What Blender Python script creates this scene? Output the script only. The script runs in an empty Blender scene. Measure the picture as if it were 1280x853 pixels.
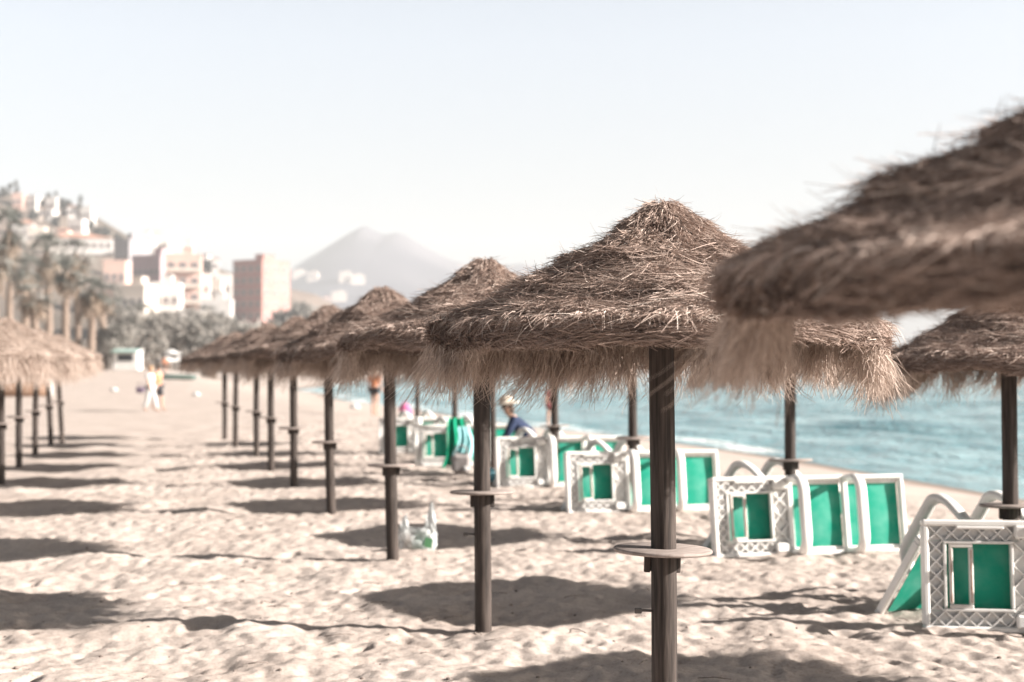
import bpy, math, random
import numpy as np
from mathutils import Vector, Matrix

R = math.radians
rng = np.random.default_rng(7)
random.seed(7)
S = bpy.context.scene
COL = S.collection
F = 1778.0          # focal length in pixels of a 1280 wide frame (50 mm on 36 mm)
CAMZ, HOR = 1.7, 457.0


def at(px, d):
    return (px - 640.0) / F * d


def zat(py, d):
    return CAMZ - (py - HOR) / F * d


# ------------------------------------------------------------------ helpers
def tag(o, label=None, cat=None, group=None, kind=None):
    if label: o['label'] = label
    if cat: o['category'] = cat
    if group: o['group'] = group
    if kind: o['kind'] = kind
    return o


def empty(name, loc, rz=0.0):
    o = bpy.data.objects.new(name, None)
    o.empty_display_size = 0.1
    COL.objects.link(o)
    o.location = loc
    o.rotation_euler = (0, 0, rz)
    return o


def link(name, me, parent=None):
    o = bpy.data.objects.new(name, me)
    COL.objects.link(o)
    if parent: o.parent = parent
    return o


def np_mesh(name, V, Fc, mat=None, smooth=False, attr=None):
    """V (n,3); Fc (m,4) or (m,3) int; attr: per-vertex float stored as 'tone'."""
    me = bpy.data.meshes.new(name)
    V = np.asarray(V, dtype=np.float32); Fc = np.asarray(Fc, dtype=np.int32)
    k = Fc.shape[1]
    me.vertices.add(len(V)); me.vertices.foreach_set('co', V.ravel())
    me.loops.add(Fc.size); me.loops.foreach_set('vertex_index', Fc.ravel())
    me.polygons.add(len(Fc))
    me.polygons.foreach_set('loop_start', np.arange(0, Fc.size, k, dtype=np.int32))
    me.polygons.foreach_set('use_smooth', np.full(len(Fc), smooth, dtype=bool))
    me.update(calc_edges=True)
    if attr is not None:
        a = me.attributes.new('tone', 'FLOAT', 'POINT')
        a.data.foreach_set('value', np.asarray(attr, dtype=np.float32))
    if mat: me.materials.append(mat)
    return me


class MB:
    """collects boxes, bars, tubes and plates; build() links them as one mesh"""
    def __init__(s): s.v = []; s.f = []; s.sm = []
    def add(s, vs, fs, smooth=False):
        n = len(s.v); s.v += [tuple(v) for v in vs]
        for f in fs: s.f.append([i + n for i in f]); s.sm.append(smooth)
        return s
    def box(s, c, d, M=None, bev=0.0):
        x, y, z = d[0] / 2, d[1] / 2, d[2] / 2
        if bev <= 0:
            vs = [(a * x, b * y, e * z) for a in (-1, 1) for b in (-1, 1) for e in (-1, 1)]
            fs = [(0, 1, 3, 2), (4, 6, 7, 5), (0, 4, 5, 1), (2, 3, 7, 6), (0, 2, 6, 4), (1, 5, 7, 3)]
        else:
            b = min(bev, x * .9, y * .9, z * .9)
            vs = []; idx = {}
            for a in (-1, 1):
                for bb in (-1, 1):
                    for e in (-1, 1):
                        for ax in range(3):
                            p = [a * x, bb * y, e * z]; sg = (a, bb, e)
                            for k in range(3):
                                if k != ax: p[k] -= sg[k] * b
                            idx[(a, bb, e, ax)] = len(vs); vs.append(p)
            fs = []
            q = [(-1, -1), (1, -1), (1, 1), (-1, 1)]
            for ax in range(3):
                for sgn in (-1, 1):
                    r = []
                    for (u, w) in q:
                        t = [0, 0, 0]; t[ax] = sgn; t[(ax + 1) % 3] = u; t[(ax + 2) % 3] = w
                        r.append(idx[(t[0], t[1], t[2], ax)])
                    fs.append(r if sgn > 0 else r[::-1])
            for ax in range(3):            # edges parallel to ax
                b1, b2 = (ax + 1) % 3, (ax + 2) % 3
                for u in (-1, 1):
                    for w in (-1, 1):
                        def key(sg, fa):
                            t = [0, 0, 0]; t[ax] = sg; t[b1] = u; t[b2] = w
                            return idx[(t[0], t[1], t[2], fa)]
                        r = [key(-1, b1), key(1, b1), key(1, b2), key(-1, b2)]
                        fs.append(r if u * w > 0 else r[::-1])
            for a in (-1, 1):
                for bb in (-1, 1):
                    for e in (-1, 1):
                        r = [idx[(a, bb, e, k)] for k in range(3)]
                        fs.append(r if a * bb * e > 0 else r[::-1])
        out = []
        for v in vs:
            p = Vector(v)
            if M is not None: p = M @ p
            out.append(p + Vector(c))
        return s.add(out, fs)
    def tube(s, pts, r, n=8, caps=True, flat=None, up=(0, 0, 1)):
        """r: number or list; flat=(a,b) gives an oval/rectangular section"""
        pts = [Vector(p) for p in pts]; m = len(pts)
        if not hasattr(r, '__len__'): r = [r] * m
        vs = []; prev = None
        for i, p in enumerate(pts):
            t = (pts[min(i + 1, m - 1)] - pts[max(i - 1, 0)]).normalized()
            if prev is None:
                u = Vector(up)
                if abs(u.dot(t)) > .95: u = Vector((1, 0, 0))
                a = t.cross(u).normalized()
            else:
                a = (prev - t * prev.dot(t)).normalized()
            prev = a; b = t.cross(a)
            for k in range(n):
                an = 2 * math.pi * (k + .5) / n
                ca, sa = math.cos(an), math.sin(an)
                if flat: ca *= flat[0]; sa *= flat[1]
                vs.append(p + (a * ca + b * sa) * r[i])
        fs = []
        for i in range(m - 1):
            for k in range(n):
                fs.append((i * n + k, i * n + (k + 1) % n, (i + 1) * n + (k + 1) % n, (i + 1) * n + k))
        if caps:
            fs.append(tuple(range(n))[::-1]); fs.append(tuple((m - 1) * n + k for k in range(n)))
        return s.add(vs, fs, True)
    def lathe(s, prof, n=32, c=(0, 0, 0), smooth=True, sx=1, sy=1):
        vs = []
        for (r, z) in prof:
            for k in range(n):
                a = 2 * math.pi * k / n
                vs.append((c[0] + r * math.cos(a) * sx, c[1] + r * math.sin(a) * sy, c[2] + z))
        fs = []
        for i in range(len(prof) - 1):
            for k in range(n):
                fs.append((i * n + k, i * n + (k + 1) % n, (i + 1) * n + (k + 1) % n, (i + 1) * n + k))
        fs.append(tuple(range(n))[::-1]); fs.append(tuple((len(prof) - 1) * n + k for k in range(n)))
        return s.add(vs, fs, smooth)
    def ball(s, c, r, nu=14, nv=9):
        r = r if hasattr(r, '__len__') else (r, r, r)
        vs = []
        for j in range(nv + 1):
            b = math.pi * (j / nv - .5); b = max(-1.5, min(1.5, b))
            for k in range(nu):
                a = 2 * math.pi * k / nu
                vs.append((c[0] + r[0] * math.cos(b) * math.cos(a), c[1] + r[1] * math.cos(b) * math.sin(a), c[2] + r[2] * math.sin(b)))
        fs = [(j * nu + k, j * nu + (k + 1) % nu, (j + 1) * nu + (k + 1) % nu, (j + 1) * nu + k) for j in range(nv) for k in range(nu)]
        fs.append(tuple(range(nu))[::-1]); fs.append(tuple(nv * nu + k for k in range(nu)))
        return s.add(vs, fs, True)
    def mesh(s, name, mat):
        me = bpy.data.meshes.new(name)
        me.from_pydata(s.v, [], s.f); me.update()
        me.polygons.foreach_set('use_smooth', s.sm)
        if mat: me.materials.append(mat)
        return me
    def build(s, name, mat, parent=None):
        return link(name, s.mesh(name, mat), parent)


def copy_tree(o, parent=None):
    c = o.copy(); COL.objects.link(c)
    if parent: c.parent = parent
    for ch in list(o.children): copy_tree(ch, c)
    return c


# ------------------------------------------------------------------ materials
def mat(name, col=(.5, .5, .5), rough=.6, spec=.3):
    m = bpy.data.materials.new(name); m.use_nodes = True
    b = m.node_tree.nodes['Principled BSDF']
    b.inputs['Base Color'].default_value = (*col, 1)
    b.inputs['Roughness'].default_value = rough
    b.inputs['Specular IOR Level'].default_value = spec
    return m


def noisy(name, c1, c2, scale=8.0, rough=.7, spec=.2, bump=0.0, stretch=(1, 1, 1), detail=6, bscale=None, bdist=.01, lo=.35, hi=.68):
    m = mat(name, c1, rough, spec); nt = m.node_tree; N = nt.nodes; L = nt.links
    b = N['Principled BSDF']
    tc = N.new('ShaderNodeTexCoord'); mp = N.new('ShaderNodeMapping'); mp.inputs['Scale'].default_value = stretch
    nz = N.new('ShaderNodeTexNoise'); nz.inputs['Scale'].default_value = scale; nz.inputs['Detail'].default_value = detail
    rp = N.new('ShaderNodeValToRGB')
    rp.color_ramp.elements[0].position = lo; rp.color_ramp.elements[0].color = (*c1, 1)
    rp.color_ramp.elements[1].position = hi; rp.color_ramp.elements[1].color = (*c2, 1)
    L.new(tc.outputs['Object'], mp.inputs[0]); L.new(mp.outputs[0], nz.inputs['Vector'])
    L.new(nz.outputs['Fac'], rp.inputs[0]); L.new(rp.outputs[0], b.inputs['Base Color'])
    if bump:
        n2 = N.new('ShaderNodeTexNoise'); n2.inputs['Scale'].default_value = bscale or scale * 3; n2.inputs['Detail'].default_value = 4
        L.new(mp.outputs[0], n2.inputs['Vector'])
        bp = N.new('ShaderNodeBump'); bp.inputs['Strength'].default_value = bump; bp.inputs['Distance'].default_value = bdist
        L.new(n2.outputs['Fac'], bp.inputs['Height']); L.new(bp.outputs[0], b.inputs['Normal'])
    return m


def strand_mat(name, stops, transl=.3, rough=.65):
    """stops: list of (pos, colour) along the per-strand tone attribute"""
    m = bpy.data.materials.new(name); m.use_nodes = True
    nt = m.node_tree; N = nt.nodes; L = nt.links
    b = N['Principled BSDF']; out = N['Material Output']
    at_ = N.new('ShaderNodeAttribute'); at_.attribute_name = 'tone'
    rp = N.new('ShaderNodeValToRGB'); e = rp.color_ramp.elements
    e[0].position, e[0].color = stops[0][0], (*stops[0][1], 1)
    e[1].position, e[1].color = stops[-1][0], (*stops[-1][1], 1)
    for p, c in stops[1:-1]:
        x = e.new(p); x.color = (*c, 1)
    L.new(at_.outputs['Fac'], rp.inputs[0]); L.new(rp.outputs[0], b.inputs['Base Color'])
    b.inputs['Roughness'].default_value = rough; b.inputs['Specular IOR Level'].default_value = .2
    tr = N.new('ShaderNodeBsdfTranslucent'); L.new(rp.outputs[0], tr.inputs['Color'])
    mx = N.new('ShaderNodeMixShader'); mx.inputs[0].default_value = transl
    L.new(b.outputs[0], mx.inputs[1]); L.new(tr.outputs[0], mx.inputs[2]); L.new(mx.outputs[0], out.inputs['Surface'])
    return m


def fabric_mat(name, col, transl=.45):
    m = noisy(name, tuple(c * .9 for c in col), col, 5, .75, .15)
    nt = m.node_tree; N = nt.nodes; L = nt.links
    rp = [n for n in N if n.type == 'VALTORGB'][0]
    tr = N.new('ShaderNodeBsdfTranslucent'); L.new(rp.outputs[0], tr.inputs['Color'])
    mx = N.new('ShaderNodeMixShader'); mx.inputs[0].default_value = transl
    L.new(N['Principled BSDF'].outputs[0], mx.inputs[1]); L.new(tr.outputs[0], mx.inputs[2])
    L.new(mx.outputs[0], N['Material Output'].inputs['Surface'])
    return m


M = {}
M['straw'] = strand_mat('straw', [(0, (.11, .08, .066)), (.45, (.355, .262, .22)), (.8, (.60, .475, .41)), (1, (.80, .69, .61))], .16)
M['straw_sunlit'] = strand_mat('straw_sunlit', [(0, (.25, .185, .15)), (.45, (.48, .385, .33)), (1, (.80, .69, .61))], .3)  # brighter copy of straw: sunlight on left row and fringes put into the colour
M['pole'] = noisy('weathered_pole', (.027, .022, .020), (.090, .072, .063), 9, .75, .2, .5, (6, 6, .35), bscale=30, bdist=.004)
M['board'] = noisy('table_board', (.24, .20, .18), (.34, .29, .265), 7, .7, .25, .2, (1, 6, 1))
M['white'] = noisy('white_plastic', (.74, .72, .69), (.84, .83, .81), 3, .38, .4)
M['white_old'] = noisy('stained_white_plastic', (.60, .55, .50), (.82, .80, .77), 5, .45, .35, lo=.3, hi=.55)
M['rust'] = noisy('rusty_metal', (.35, .16, .10), (.62, .50, .45), 20, .6)
M['green'] = fabric_mat('green_mesh_fabric', (.035, .50, .36), .4)
_rp = [n for n in M['green'].node_tree.nodes if n.type == 'VALTORGB'][0]
_rp.color_ramp.elements[0].color = (.03, .43, .30, 1); _rp.color_ramp.elements[1].color = (.15, .52, .41, 1)
_rp.color_ramp.elements[0].position = .42; _rp.color_ramp.elements[1].position = .72
M['green_cloth'] = fabric_mat('green_cloth', (.01, .36, .20), .2)
M['aqua_cloth'] = fabric_mat('aqua_cloth', (.42, .78, .80), .2)
M['skin'] = mat('skin', (.50, .31, .23), .5)
M['hair'] = noisy('hair', (.05, .035, .03), (.10, .07, .05), 30, .6)
M['blond'] = noisy('light_hair', (.35, .22, .13), (.45, .30, .18), 30, .6)
M['cloth_white'] = noisy('white_cloth', (.50, .49, .48), (.62, .61, .60), 6, .85, .1)
M['cloth_navy'] = noisy('navy_cloth', (.020, .028, .06), (.035, .05, .10), 12, .85)
M['cloth_blue'] = mat('pale_blue_cloth', (.30, .38, .55), .85)
M['cloth_orange'] = mat('orange_cloth', (.50, .20, .10), .8)
M['cloth_dark'] = mat('dark_cloth', (.03, .03, .035), .85)
M['cloth_maroon'] = mat('maroon_cloth', (.13, .035, .04), .85)
M['cloth_green'] = mat('leaf_green_cloth', (.10, .26, .13), .85)
M['cloth_pink'] = mat('pink_cloth', (.50, .13, .26), .8)
M['straw_hat'] = noisy('straw_hat', (.52, .45, .37), (.66, .59, .50), 40, .8)
M['purple_bag'] = mat('grey_purple_leather', (.16, .12, .17), .6)
M['grey_bag'] = noisy('grey_canvas', (.30, .27, .26), (.40, .37, .36), 20, .85)
M['trunk'] = noisy('bark', (.15, .11, .088), (.31, .245, .20), 4, .9, .1, .6, (1, 1, 3), bdist=.05)
M['brown_wood'] = noisy('brown_hull', (.24, .15, .10), (.32, .21, .15), 3, .6, .3)
M['teal'] = mat('teal_paint', (.28, .42, .39), .5)

# ------------------------------------------------------------------ ground heights
TN = 2048; CELL = 0.022


def band(lo, hi, seed):
    g = np.random.default_rng(seed).standard_normal((TN, TN)).astype(np.float32)
    f = np.fft.rfft2(g)
    ky = np.fft.fftfreq(TN, CELL)[:, None]; kx = np.fft.rfftfreq(TN, CELL)[None, :]
    k = np.sqrt(kx * kx + ky * ky) + 1e-9
    w = 1 / k
    f *= np.exp(-(lo / w) ** 3) * (w < hi * 3) * np.exp(-(w / hi) ** 3)
    o = np.fft.irfft2(f, (TN, TN)).astype(np.float32)
    return o / o.std()


big = band(.7, 2.2, 1); mid = band(.16, .5, 2); fine = band(.07, .16, 3)
tile = big * .013 + np.where(mid > 0, mid * .0042, mid * .0085) + fine * .0034
fp = np.zeros((TN, TN), np.float32)
r_ = np.random.default_rng(5)
for i in range(11000):                                 # trodden footprints
    cx, cy = r_.integers(0, TN, 2); a = r_.uniform(0, math.pi)
    L_, W_ = r_.uniform(.05, .13), r_.uniform(.035, .065); n = 11
    yy, xx = np.mgrid[-n:n + 1, -n:n + 1] * CELL
    u = (xx * math.cos(a) + yy * math.sin(a)) / L_; v = (-xx * math.sin(a) + yy * math.cos(a)) / W_
    q = np.sqrt(u * u + v * v)
    st = -np.exp(-(q * 1.15) ** 4) * r_.uniform(.004, .028) + np.exp(-((q - 1.25) / .28) ** 2) * r_.uniform(.001, .007)
    ys = (np.arange(-n, n + 1) + cy) % TN; xs = (np.arange(-n, n + 1) + cx) % TN
    fp[np.ix_(ys, xs)] += st
tile = tile + fp


def tile_at(x, y):
    fx = (x / CELL) % TN; fy = (y / CELL) % TN
    i = np.floor(fx).astype(int) % TN; j = np.floor(fy).astype(int) % TN
    a = fx - np.floor(fx); b = fy - np.floor(fy); i2 = (i + 1) % TN; j2 = (j + 1) % TN
    return (tile[j, i] * (1 - a) + tile[j, i2] * a) * (1 - b) + (tile[j2, i] * (1 - a) + tile[j2, i2] * a) * b


def sstep(a, b, x):
    t = np.clip((x - a) / (b - a), 0, 1); return t * t * (3 - 2 * t)


SEA = -0.8


def ushore(y):
    return 16.0 + np.maximum(y - 150, 0) * .25 + 1.0 * np.sin(y / 21.0) + .5 * np.sin(y / 6.3 + 1)


def base_h(x, y):
    x = np.asarray(x, float); y = np.asarray(y, float)
    u = x + .262 * y
    us = ushore(y)
    t = (u - 6.5) / (us - 6.5)
    h = np.where(t < 0, 0, np.where(t < 1, SEA * (t ** 1.3 if False else np.abs(t) ** 1.25), SEA - (u - us) * .09))
    h = np.maximum(h, -4)
    land = sstep(10, 2, u)
    h = h + 1.3 * sstep(45, 170, y) * land
    return h


def ground(x, y):
    x = np.asarray(x, float); y = np.asarray(y, float)
    u = x + .262 * y
    amp = 1 - sstep(38, 60, y)
    amp = amp * (1 - .75 * sstep(9, 13, u)) * (1 - sstep(15, 17, u))
    return base_h(x, y) + tile_at(x, y) * amp


def gz(x, y): return float(base_h(x, y))


def graded(lo, hi, c0, c1, step, grow=1.12, cap=400):
    core = list(np.arange(c0, c1, step)); a = []; p, s = c0, step
    while p > lo: s = min(s * grow, cap); p -= s; a.append(p)
    b = []; p, s = core[-1], step
    while p < hi: s = min(s * grow, cap); p += s; b.append(p)
    return np.array(a[::-1] + core + b)


def grid_faces(nx, ny):
    i = np.arange(nx - 1)[None, :] + np.arange(ny - 1)[:, None] * nx
    i = i.ravel(); return np.stack([i, i + 1, i + 1 + nx, i + nx], 1)


# sand material
def sand_material():
    m = mat('sand', (.4, .33, .28), .9, .12); nt = m.node_tree; N = nt.nodes; L = nt.links
    b = N['Principled BSDF']
    tc = N.new('ShaderNodeTexCoord')
    n1 = N.new('ShaderNodeTexNoise'); n1.inputs['Scale'].default_value = .9; n1.inputs['Detail'].default_value = 8; n1.inputs['Roughness'].default_value = .65
    n2 = N.new('ShaderNodeTexNoise'); n2.inputs['Scale'].default_value = 45; n2.inputs['Detail'].default_value = 6; n2.inputs['Roughness'].default_value = .75
    r1 = N.new('ShaderNodeValToRGB')
    r1.color_ramp.elements[0].position = .33; r1.color_ramp.elements[0].color = (.40, .338, .30, 1)
    r1.color_ramp.elements[1].position = .66; r1.color_ramp.elements[1].color = (.515, .448, .405, 1)
    r2 = N.new('ShaderNodeValToRGB')
    r2.color_ramp.elements[0].position = .28; r2.color_ramp.elements[0].color = (.62, .58, .55, 1)
    r2.color_ramp.elements[1].position = .52; r2.color_ramp.elements[1].color = (1, 1, 1, 1)
    mx = N.new('ShaderNodeMix'); mx.data_type = 'RGBA'; mx.blend_type = 'MULTIPLY'; mx.inputs['Factor'].default_value = 1
    # wet belt beside the waterline
    at_ = N.new('ShaderNodeAttribute'); at_.attribute_name = 'tone'
    mw = N.new('ShaderNodeMix'); mw.data_type = 'RGBA'; mw.inputs['B'].default_value = (.20, .155, .13, 1)
    for n in (n1, n2): L.new(tc.outputs['Object'], n.inputs['Vector'])
    L.new(n1.outputs['Fac'], r1.inputs[0]); L.new(n2.outputs['Fac'], r2.inputs[0])
    L.new(r1.outputs[0], mx.inputs['A']); L.new(r2.outputs[0], mx.inputs['B'])
    L.new(at_.outputs['Fac'], mw.inputs['Factor']); L.new(mx.outputs['Result'], mw.inputs['A'])
    L.new(mw.outputs['Result'], b.inputs['Base Color'])
    n3 = N.new('ShaderNodeTexNoise'); n3.inputs['Scale'].default_value = 28; n3.inputs['Detail'].default_value = 7; n3.inputs['Roughness'].default_value = .7
    L.new(tc.outputs['Object'], n3.inputs['Vector'])
    bp = N.new('ShaderNodeBump'); bp.inputs['Strength'].default_value = .55; bp.inputs['Distance'].default_value = .012
    L.new(n3.outputs['Fac'], bp.inputs['Height']); L.new(bp.outputs[0], b.inputs['Normal'])
    return m


gx = graded(-3500, 3500, -6.0, 7.5, .021, 1.08)
gy = []
p = -60.0
while p < 6.8: gy.append(p); p += max(.021, (6.8 - p) * .12)
while p < 4200:
    gy.append(p); p += float(np.clip(.021 * (p / 9) ** 1.45 if p < 40 else .185 * (p / 40) ** 1.7, .02, 200))
gy = np.array(gy)
X, Y = np.meshgrid(gx, gy)
Z = ground(X, Y)
U = X + .262 * Y
wet = sstep(-1.6, -.3, U - ushore(Y)).ravel()
me = np_mesh('sand', np.stack([X.ravel(), Y.ravel(), Z.ravel()], 1), grid_faces(len(gx), len(gy)), sand_material(), True, wet)
tag(link('sand_beach', me), 'pale trodden beach sand covered in footprints', 'beach', kind='structure')

# ------------------------------------------------------------------ sea
def sea_material():
    m = mat('sea', (.06, .21, .235), .12, .5); nt = m.node_tree; N = nt.nodes; L = nt.links
    b = N['Principled BSDF']; b.inputs['IOR'].default_value = 1.33
    tc = N.new('ShaderNodeTexCoord')
    mp = N.new('ShaderNodeMapping'); mp.inputs['Rotation'].default_value = (0, 0, R(-12)); mp.inputs['Scale'].default_value = (1, .45, 1)
    mp2 = N.new('ShaderNodeMapping'); mp2.inputs['Scale'].default_value = (1, 1, 1)
    na = N.new('ShaderNodeTexNoise'); na.inputs['Scale'].default_value = .9; na.inputs['Detail'].default_value = 8; na.inputs['Roughness'].default_value = .62
    nb = N.new('ShaderNodeTexNoise'); nb.inputs['Scale'].default_value = .22; nb.inputs['Detail'].default_value = 7; nb.inputs['Roughness'].default_value = .65
    L.new(tc.outputs['Object'], mp.inputs[0]); L.new(mp.outputs[0], na.inputs['Vector']); L.new(mp.outputs[0], nb.inputs['Vector'])
    rp = N.new('ShaderNodeValToRGB')
    rp.color_ramp.elements[0].position = .38; rp.color_ramp.elements[0].color = (.06, .205, .235, 1)
    rp.color_ramp.elements[1].position = .64; rp.color_ramp.elements[1].color = (.30, .48, .51, 1)
    L.new(nb.outputs['Fac'], rp.inputs[0])
    at_ = N.new('ShaderNodeAttribute'); at_.attribute_name = 'tone'       # foam amount from the wave shape
    nf = N.new('ShaderNodeTexNoise'); nf.inputs['Scale'].default_value = 2.6; nf.inputs['Detail'].default_value = 9; nf.inputs['Roughness'].default_value = .7
    L.new(tc.outputs['Object'], nf.inputs['Vector'])
    ad = N.new('ShaderNodeMath'); ad.operation = 'ADD'; L.new(at_.outputs['Fac'], ad.inputs[0]); L.new(nf.outputs['Fac'], ad.inputs[1])
    fr = N.new('ShaderNodeMapRange'); fr.inputs[1].default_value = .92; fr.inputs[2].default_value = 1.28; fr.clamp = True
    L.new(ad.outputs[0], fr.inputs[0])
    mx = N.new('ShaderNodeMix'); mx.data_type = 'RGBA'; mx.inputs['B'].default_value = (.8, .8, .79, 1)
    L.new(fr.outputs[0], mx.inputs['Factor']); L.new(rp.outputs[0], mx.inputs['A']); L.new(mx.outputs['Result'], b.inputs['Base Color'])
    mr = N.new('ShaderNodeMapRange'); mr.inputs[3].default_value = .14; mr.inputs[4].default_value = .8
    L.new(fr.outputs[0], mr.inputs[0]); L.new(mr.outputs[0], b.inputs['Roughness'])
    bp = N.new('ShaderNodeBump'); bp.inputs['Strength'].default_value = 1.0; bp.inputs['Distance'].default_value = .55
    L.new(na.outputs['Fac'], bp.inputs['Height']); L.new(bp.outputs[0], b.inputs['Normal'])
    return m


sx = graded(-300, 3400, -30, 45, .3, 1.12, 200)
sy = []; p = 12.0
while p < 4200: sy.append(p); p += float(np.clip(.18 * (p / 25) ** 1.1, .15, 200))
sy = np.array(sy)
X, Y = np.meshgrid(sx, sy); U = X + .262 * Y; off = U - ushore(Y)
ph = .6 * np.sin(Y / 9 + X / 17) + .9 * np.sin(Y / 23.0) + .4 * np.sin(Y / 3.7 + X / 5)
fade = 1 - sstep(150, 400, Y)
wv = (.075 * np.sin(off * 1.5 + ph * 1.3) + .05 * np.sin(off * 2.9 + ph * 2.2 + Y * .25) + .035 * np.sin(off * .9 - Y * .55 + 2) + .03 * np.sin(off * 4.1 + Y * .8)) * fade
Zs = SEA + wv * sstep(-.5, 6, off) * 1.1
brk = np.exp(-((off - 1.1 - .5 * np.sin(Y / 2.3)) / 1.3) ** 2) * .75 + np.exp(-((off - 4.6 - .8 * np.sin(Y / 7.0)) / .7) ** 2) * .40
cap = .30 * sstep(.10, .17, wv) * sstep(6, 12, off)
foam = np.maximum(brk * (.5 + .5 * sstep(30, 44, Y)) * (.82 + .25 * np.sin(Y / 3.1 + 1) * np.sin(Y / 1.3)), cap)
me = np_mesh('sea', np.stack([X.ravel(), Y.ravel(), Zs.ravel()], 1), grid_faces(len(sx), len(sy)), sea_material(), True, foam.ravel())
tag(link('sea_water', me), 'blue green sea with small waves and foam at the shore', 'sea', kind='structure')

# ------------------------------------------------------------------ thatched parasols
PROF = np.array([(0, 2.403), (.03, 2.40), (.065, 2.385), (.11, 2.345), (.17, 2.295), (.25, 2.235), (.33, 2.185), (.44, 2.115), (.55, 2.06), (.69, 1.985), (.82, 1.925), (.90, 1.89), (.95, 1.865)])
PR, PZ = PROF[:, 0], PROF[:, 1]
SEGL = np.concatenate([[0], np.cumsum(np.hypot(np.diff(PR), np.diff(PZ)))]); SL = SEGL[-1]
PEXP = 1.55


def rfac(th): return 1 / (np.abs(np.cos(th)) ** PEXP + np.abs(np.sin(th)) ** PEXP) ** (1 / PEXP)


def sq(th, r):       # rounder near the top, squarish at the rim
    k = np.clip(r / .6, 0, 1); return r * (1 * (1 - k) + rfac(th) * k)


def strands(root, d, L, curl, w, tone, nseg=3, side=None, tip=.35):
    """ribbon strands: root (n,3), d unit dir, L length, curl (n,3), w width -> V, F, tone"""
    n = len(root)
    if side is None:
        rv = rng.standard_normal((n, 3)); side = np.cross(d, rv); side /= np.linalg.norm(side, axis=1)[:, None] + 1e-9
    V = np.empty((n, nseg + 1, 2, 3), np.float32)
    for k in range(nseg + 1):
        t = k / nseg
        c = root + L[:, None] * (d * t + curl * t * t)
        ww = (w * (1 - (1 - tip) * t))[:, None] * .5
        V[:, k, 0] = c - side * ww; V[:, k, 1] = c + side * ww
    b = (np.arange(n) * (nseg + 1) * 2)[:, None] + (np.arange(nseg) * 2)[None, :]
    b = b.ravel()
    Fq = np.stack([b, b + 1, b + 3, b + 2], 1)
    return V.reshape(-1, 3), Fq, np.repeat(tone, (nseg + 1) * 2)


def merge(parts):
    V, Fq, T = [], [], []; o = 0
    for v, f, t in parts:
        V.append(v); Fq.append(f + o); T.append(t); o += len(v)
    return np.concatenate(V), np.concatenate(Fq), np.concatenate(T)


def surf(s, th, lump):
    r = np.interp(s, SEGL, PR); z = np.interp(s, SEGL, PZ)
    return r, z


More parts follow.
